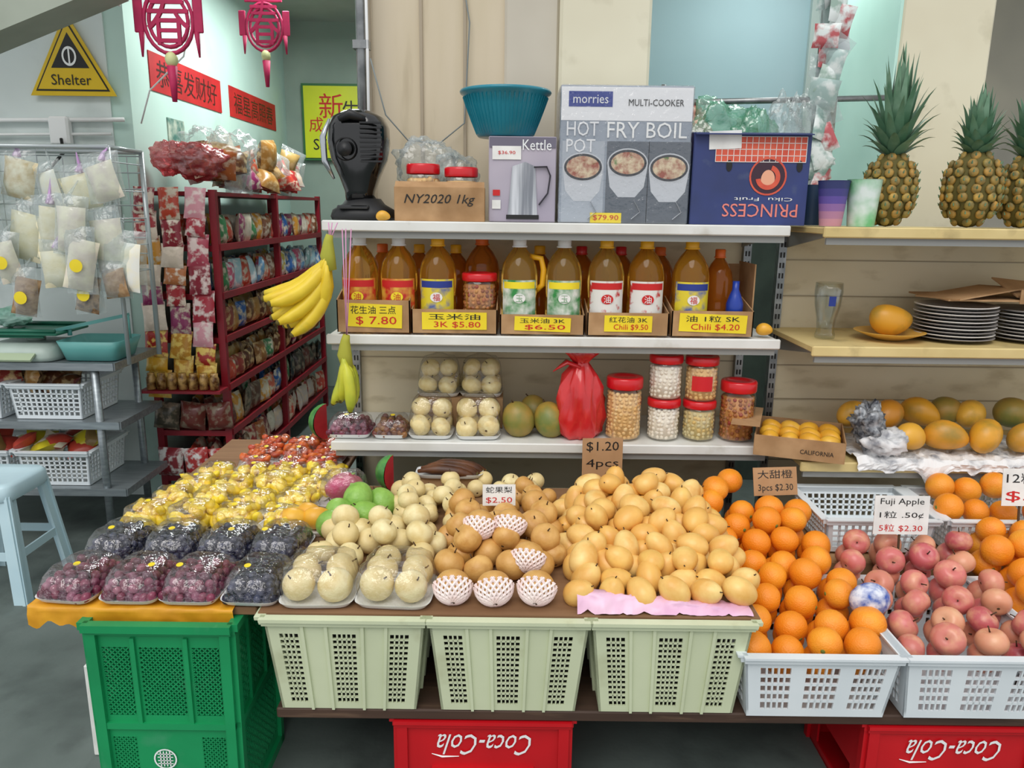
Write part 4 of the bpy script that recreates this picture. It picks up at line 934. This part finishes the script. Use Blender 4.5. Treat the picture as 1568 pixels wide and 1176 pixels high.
crumple('red_plastic_bag',[(-1.62,4.08,1.74,.26,.2,.17),(-1.8,4.2,1.76,.2,.2,.17)],film('red_translucent_bag','#f0a0a4',base=.4,edge=.75,rough=.25,sc_=30,diff='#d85c60'),.3,.35); crumple('clear_plastic_bag',[(-1.56,4.4,1.76,.24,.2,.24),(-1.75,4.5,1.78,.26,.22,.24)],BAGF)
# ------------------------------------------------------------------ steel table, rack, scale
ST=mat('steel_brushed','#9aa2a6','#868e92',rough=.35,metal=.6,scale=8,stretch=(1,8,8))
k=MB(); X0,X1,Y0,Y1=-3.2,-1.83,3.45,3.88
for z in(.89,.61,.28):
    k.box(((X0+X1)/2,(Y0+Y1)/2,z-.01),(X1-X0,Y1-Y0,.015),ST); k.box(((X0+X1)/2,Y0,z-.018),(X1-X0,.012,.035),ST); k.box((X1,(Y0+Y1)/2,z-.018),(.012,Y1-Y0,.035),ST)
for x in(X1-.1,X0+.1):
    for y in(Y0+.02,Y1-.03): k.tube([(x,y,.0),(x,y,.88)],.018,ST,12); k.ball((x,y,.03),.03,BKM,seg=10,rings=6)
k.build('steel_work_table')
wb_=[(.04,.96,.1,.85,12,6)]
for z in(.61,.28):
    for x in(-2.18,-2.56): crate('white_basket',x,3.66,z,.34,.31,.36,.33,.17,WP,wb_,wb_)
    k=MB()
    for i in range(16): pk(k,-2.37+R.uniform(-.28,.28),3.66+R.uniform(-.1,.1),z+.15+R.uniform(0,.04),.14,.06,.12,PC if z>.5 else mat('yellow_goods',isl=['#d8c830','#c84c3c','#d8d0b8','#8a7040'],const=True,rough=.35),ER(R.uniform(-1.6,0),R.uniform(-.5,.5),R.uniform(-1,1)))
    k.build('grocery_packets')
k=MB(); WR=mat('wire_white','#b4bcbe',rough=.3,metal=.4); yr=3.72; xa,xb=-2.95,-1.74
for x in [xa+i*.06 for i in range(int((xb-xa)/.06)+1)]: k.tube([(x,yr,1.3),(x,yr,1.82)],.003,WR,4)
for j in range(8): k.tube([(xa,yr,1.3+j*.0743),(xb,yr,1.3+j*.0743)],.003,WR,4)
for x in(xa,xb): k.tube([(x,yr,.885),(x,yr,1.84)],.012,WR,8); k.tube([(x,yr-.3,1.84),(x,yr,1.84)],.01,WR,8)
k.tube([(xb-.02,yr-.26,.885),(xb,yr-.3,1.84)],.01,WR,8)
for j in range(5): k.tube([(xb,yr-.3,1.3+j*.12),(xb,yr,1.3+j*.12)],.003,WR,4)
k.tube([(xa,yr,1.84),(xb,yr,1.84)],.012,WR,8); k.tube([(xa,yr-.3,1.84),(xb,yr-.3,1.84)],.01,WR,8); k.build('wire_display_rack')
k=MB(); DG=mat('dried_goods',isl=['#e0d4a8','#e8dcb0','#c8ac70','#a88454','#d8ccc0','#e8e8e0'],const=True,rough=.6,c2='#ece6cc',scale=20); DGB=mat('dried_brown',isl=['#7a5838','#94704a','#5c4028'],rough=.6,c2='#b0906a',scale=40)
for row,(zt,hh,m) in enumerate(((1.76,.2,DG),(1.6,.25,DG),(1.44,.24,DG),(1.3,.2,DGB))):
    x=-2.75+.04*row
    while x<xb-.06:
        w=R.uniform(.1,.21); y=3.40-.015*row+R.uniform(-.04,.05); h2=hh*R.uniform(.75,1.15); zc=zt-h2/2+R.uniform(-.05,.05)
        if (x>-2.3 or row<3) and R.random()<.93:
            pk(k,x+w/2,y,zc,w*.88,.045,h2*.8,m,RY(R.uniform(-.3,.3))@RZ(R.uniform(-.4,.4))); pk(k,x+w/2,y,zc+.02,w*1.02,.07,h2*1.05,BAGF,RY(R.uniform(-.25,.25)))
            k.tube([(x+w/2,y,zc+h2*.45),(x+w/2,y+.01,zc+h2*.6),(x+w/2+.01,3.42,min(1.84,zc+h2*.85))],[.018,.008,.002],mat('pink_tie','#c89ad0') if R.random()<.5 else BAGF,6)
            if R.random()<.25: k.lathe([(0,.001),(.028,0)],STK,T(x+w/2,y-.042,zc)@FRONT,seg=16,smooth=False)
        x+=w*.85
k.build('hanging_dried_goods')
k=MB(); SB=mat('scale_body','#b4c4bc','#a4b4ac',rough=.4,scale=6); TG=mat('scale_green','#1e6a54',rough=.35)
M=T(-2.28,3.6,.892)
k.loft([(.34,.3,0),(.35,.31,.02),(.33,.28,.06),(.28,.22,.075)],SB,M,p=5,cap1=True); k.box((0,-.13,.045),(.22,.01,.04),TG,M@RX(-.5)@T(0,.0,.02)); k.box((0,-.12,.075),(.2,.05,.01),mat('lcd','#a8b89a'),M@RX(.5)@T(0,-.02,.03))
k.tube([(0,.03,.07),(0,.03,.11)],.04,SB,12,M); k.box((0,.03,.12),(.36,.28,.012),TG,M,b=.004); k.tube([(-.17,-.1,.135),(.17,-.1,.135)],.01,TG,6,M); k.tube([(-.17,.16,.135),(.17,.16,.135)],.01,TG,6,M)
k.build('weighing_scale')
k=MB(); TT=mat('teal_tray_plastic','#6cb0ac','#5ca09c',rough=.4,scale=5)
M=T(-1.96,3.60,.893); k.loft([(.24,.22,0),(.27,.24,.05),(.3,.26,.09),(.29,.25,.09),(.25,.22,.045),(.22,.2,.01)],TT,M,p=8,cap1=True); k.box((-.0,0,.165),(.36,.05,.015),TT,M@RY(-.22)); k.tube([(-.14,0,.1),(-.14,0,.14)],.01,TT,6,M); k.tube([(.14,0,.09),(.14,0,.2)],.01,TT,6,M)
k.build('teal_tray')
crumple('mint_plastic_bag',[(-2.4,3.66,1.03,.18,.14,.09)],mat('mint_bag','#a4dcc8','#c8ece0',rough=.3,scale=10))
k=MB(); k.tube([(-3.2,4.08,2.0),(-1.98,4.08,2.02)],.012,WHITE,6); k.tube([(-3.2,4.08,1.93),(-2.05,4.08,1.95)],.008,WHITE,6); k.box((-2.3,4.07,1.96),(.1,.05,.14),WHITE,b=.01); k.tube([(-2.28,4.03,1.92),(-2.26,4.0,1.85),(-2.35,3.98,1.75)],.008,BLACK,6); k.build('wall_conduit')
k=MB(); k.box((0,0,0),(.006,.22,.2),mat('poster_teal','#4c7c74','#c8d0c0',scale=14),T(-1.947,4.62,1.98)); k.build('small_poster')
# ------------------------------------------------------------------ stool
SP=mat('pale_blue_plastic','#c4dee6','#b8d4de',rough=.35,scale=4); k=MB(); M=T(-2.15,3.03,0)
k.loft([(.29,.29,.43),(.3,.3,.445),(.295,.295,.485),(.27,.27,.498),(.2,.2,.492),(.05,.05,.49)],SP,M,p=6,cap0=False,cap1=True,seg=40)
for sx in(-1,1):
    for sy in(-1,1):
        a,b=.125,.175; w=.028
        for ax in(0,1):
            dx,dy=(w,.006) if ax==0 else (.006,w)
            ox,oy=(-sx*w*.5,0) if ax==0 else (0,-sy*w*.5)
            k.hexa([(sx*b+ox*1.2-dx,sy*b+oy*1.2-dy,0),(sx*b+ox*1.2+dx,sy*b+oy*1.2-dy,0),(sx*b+ox*1.2+dx,sy*b+oy*1.2+dy,0),(sx*b+ox*1.2-dx,sy*b+oy*1.2+dy,0),(sx*a+ox-dx,sy*a+oy-dy,.45),(sx*a+ox+dx,sy*a+oy-dy,.45),(sx*a+ox+dx,sy*a+oy+dy,.45),(sx*a+ox-dx,sy*a+oy+dy,.45)],SP,M)
for s in(-1,1):
    k.box((s*.152,0,.2),(.008,.26,.035),SP,M); k.box((0,s*.152,.2),(.26,.008,.035),SP,M)
k.build('plastic_stool')
# ------------------------------------------------------------------ light
k=MB(); k.box((-1.0,5.0,3.07),(.12,1.2,.04),WHITE); k.tube([(-1.0,4.42,3.03),(-1.0,5.58,3.03)],.014,mat('tube_glow','#f4fbff',emis=8),10); k.build('fluorescent_lamp')
def area(name,loc,rot,sx,sy,e,col=(1,1,1)):
    l=bpy.data.lights.new(name,'AREA'); l.shape='RECTANGLE'; l.size=sx; l.size_y=sy; l.energy=e; l.color=col
    o=bpy.data.objects.new(name,l); o.location=loc; o.rotation_euler=rot; sc.collection.objects.link(o)
area('shop_tube_light',(-1.2,5.0,2.98),(0,0,0),.3,1.4,42,(.95,1,.98))
area('shop_tube_light',(1.3,3.8,2.98),(0,0,0),.3,.6,8,(.95,1,.98))
sl=bpy.data.lights.new('sun','SUN'); sl.energy=1.55; sl.angle=math.radians(40); sl.color=(1,.97,.92)
so=bpy.data.objects.new('sun',sl); so.rotation_euler=(math.radians(36),math.radians(-12),0); so.location=(0,-3,6); sc.collection.objects.link(so)
w=bpy.data.worlds.new('overcast_sky'); sc.world=w; w.use_nodes=True; bg=w.node_tree.nodes['Background']; bg.inputs[0].default_value=(.95,.97,1,1); bg.inputs[1].default_value=.88
# ------------------------------------------------------------------ camera
cam=bpy.data.cameras.new('camera'); cam.lens=27.0; cam.sensor_width=36; cam.clip_start=.05
co=bpy.data.objects.new('camera',cam); sc.collection.objects.link(co)
co.matrix_world=T(0,0,1.6)@RX(math.radians(90-12.8))@RZ(math.radians(.7)); sc.camera=co
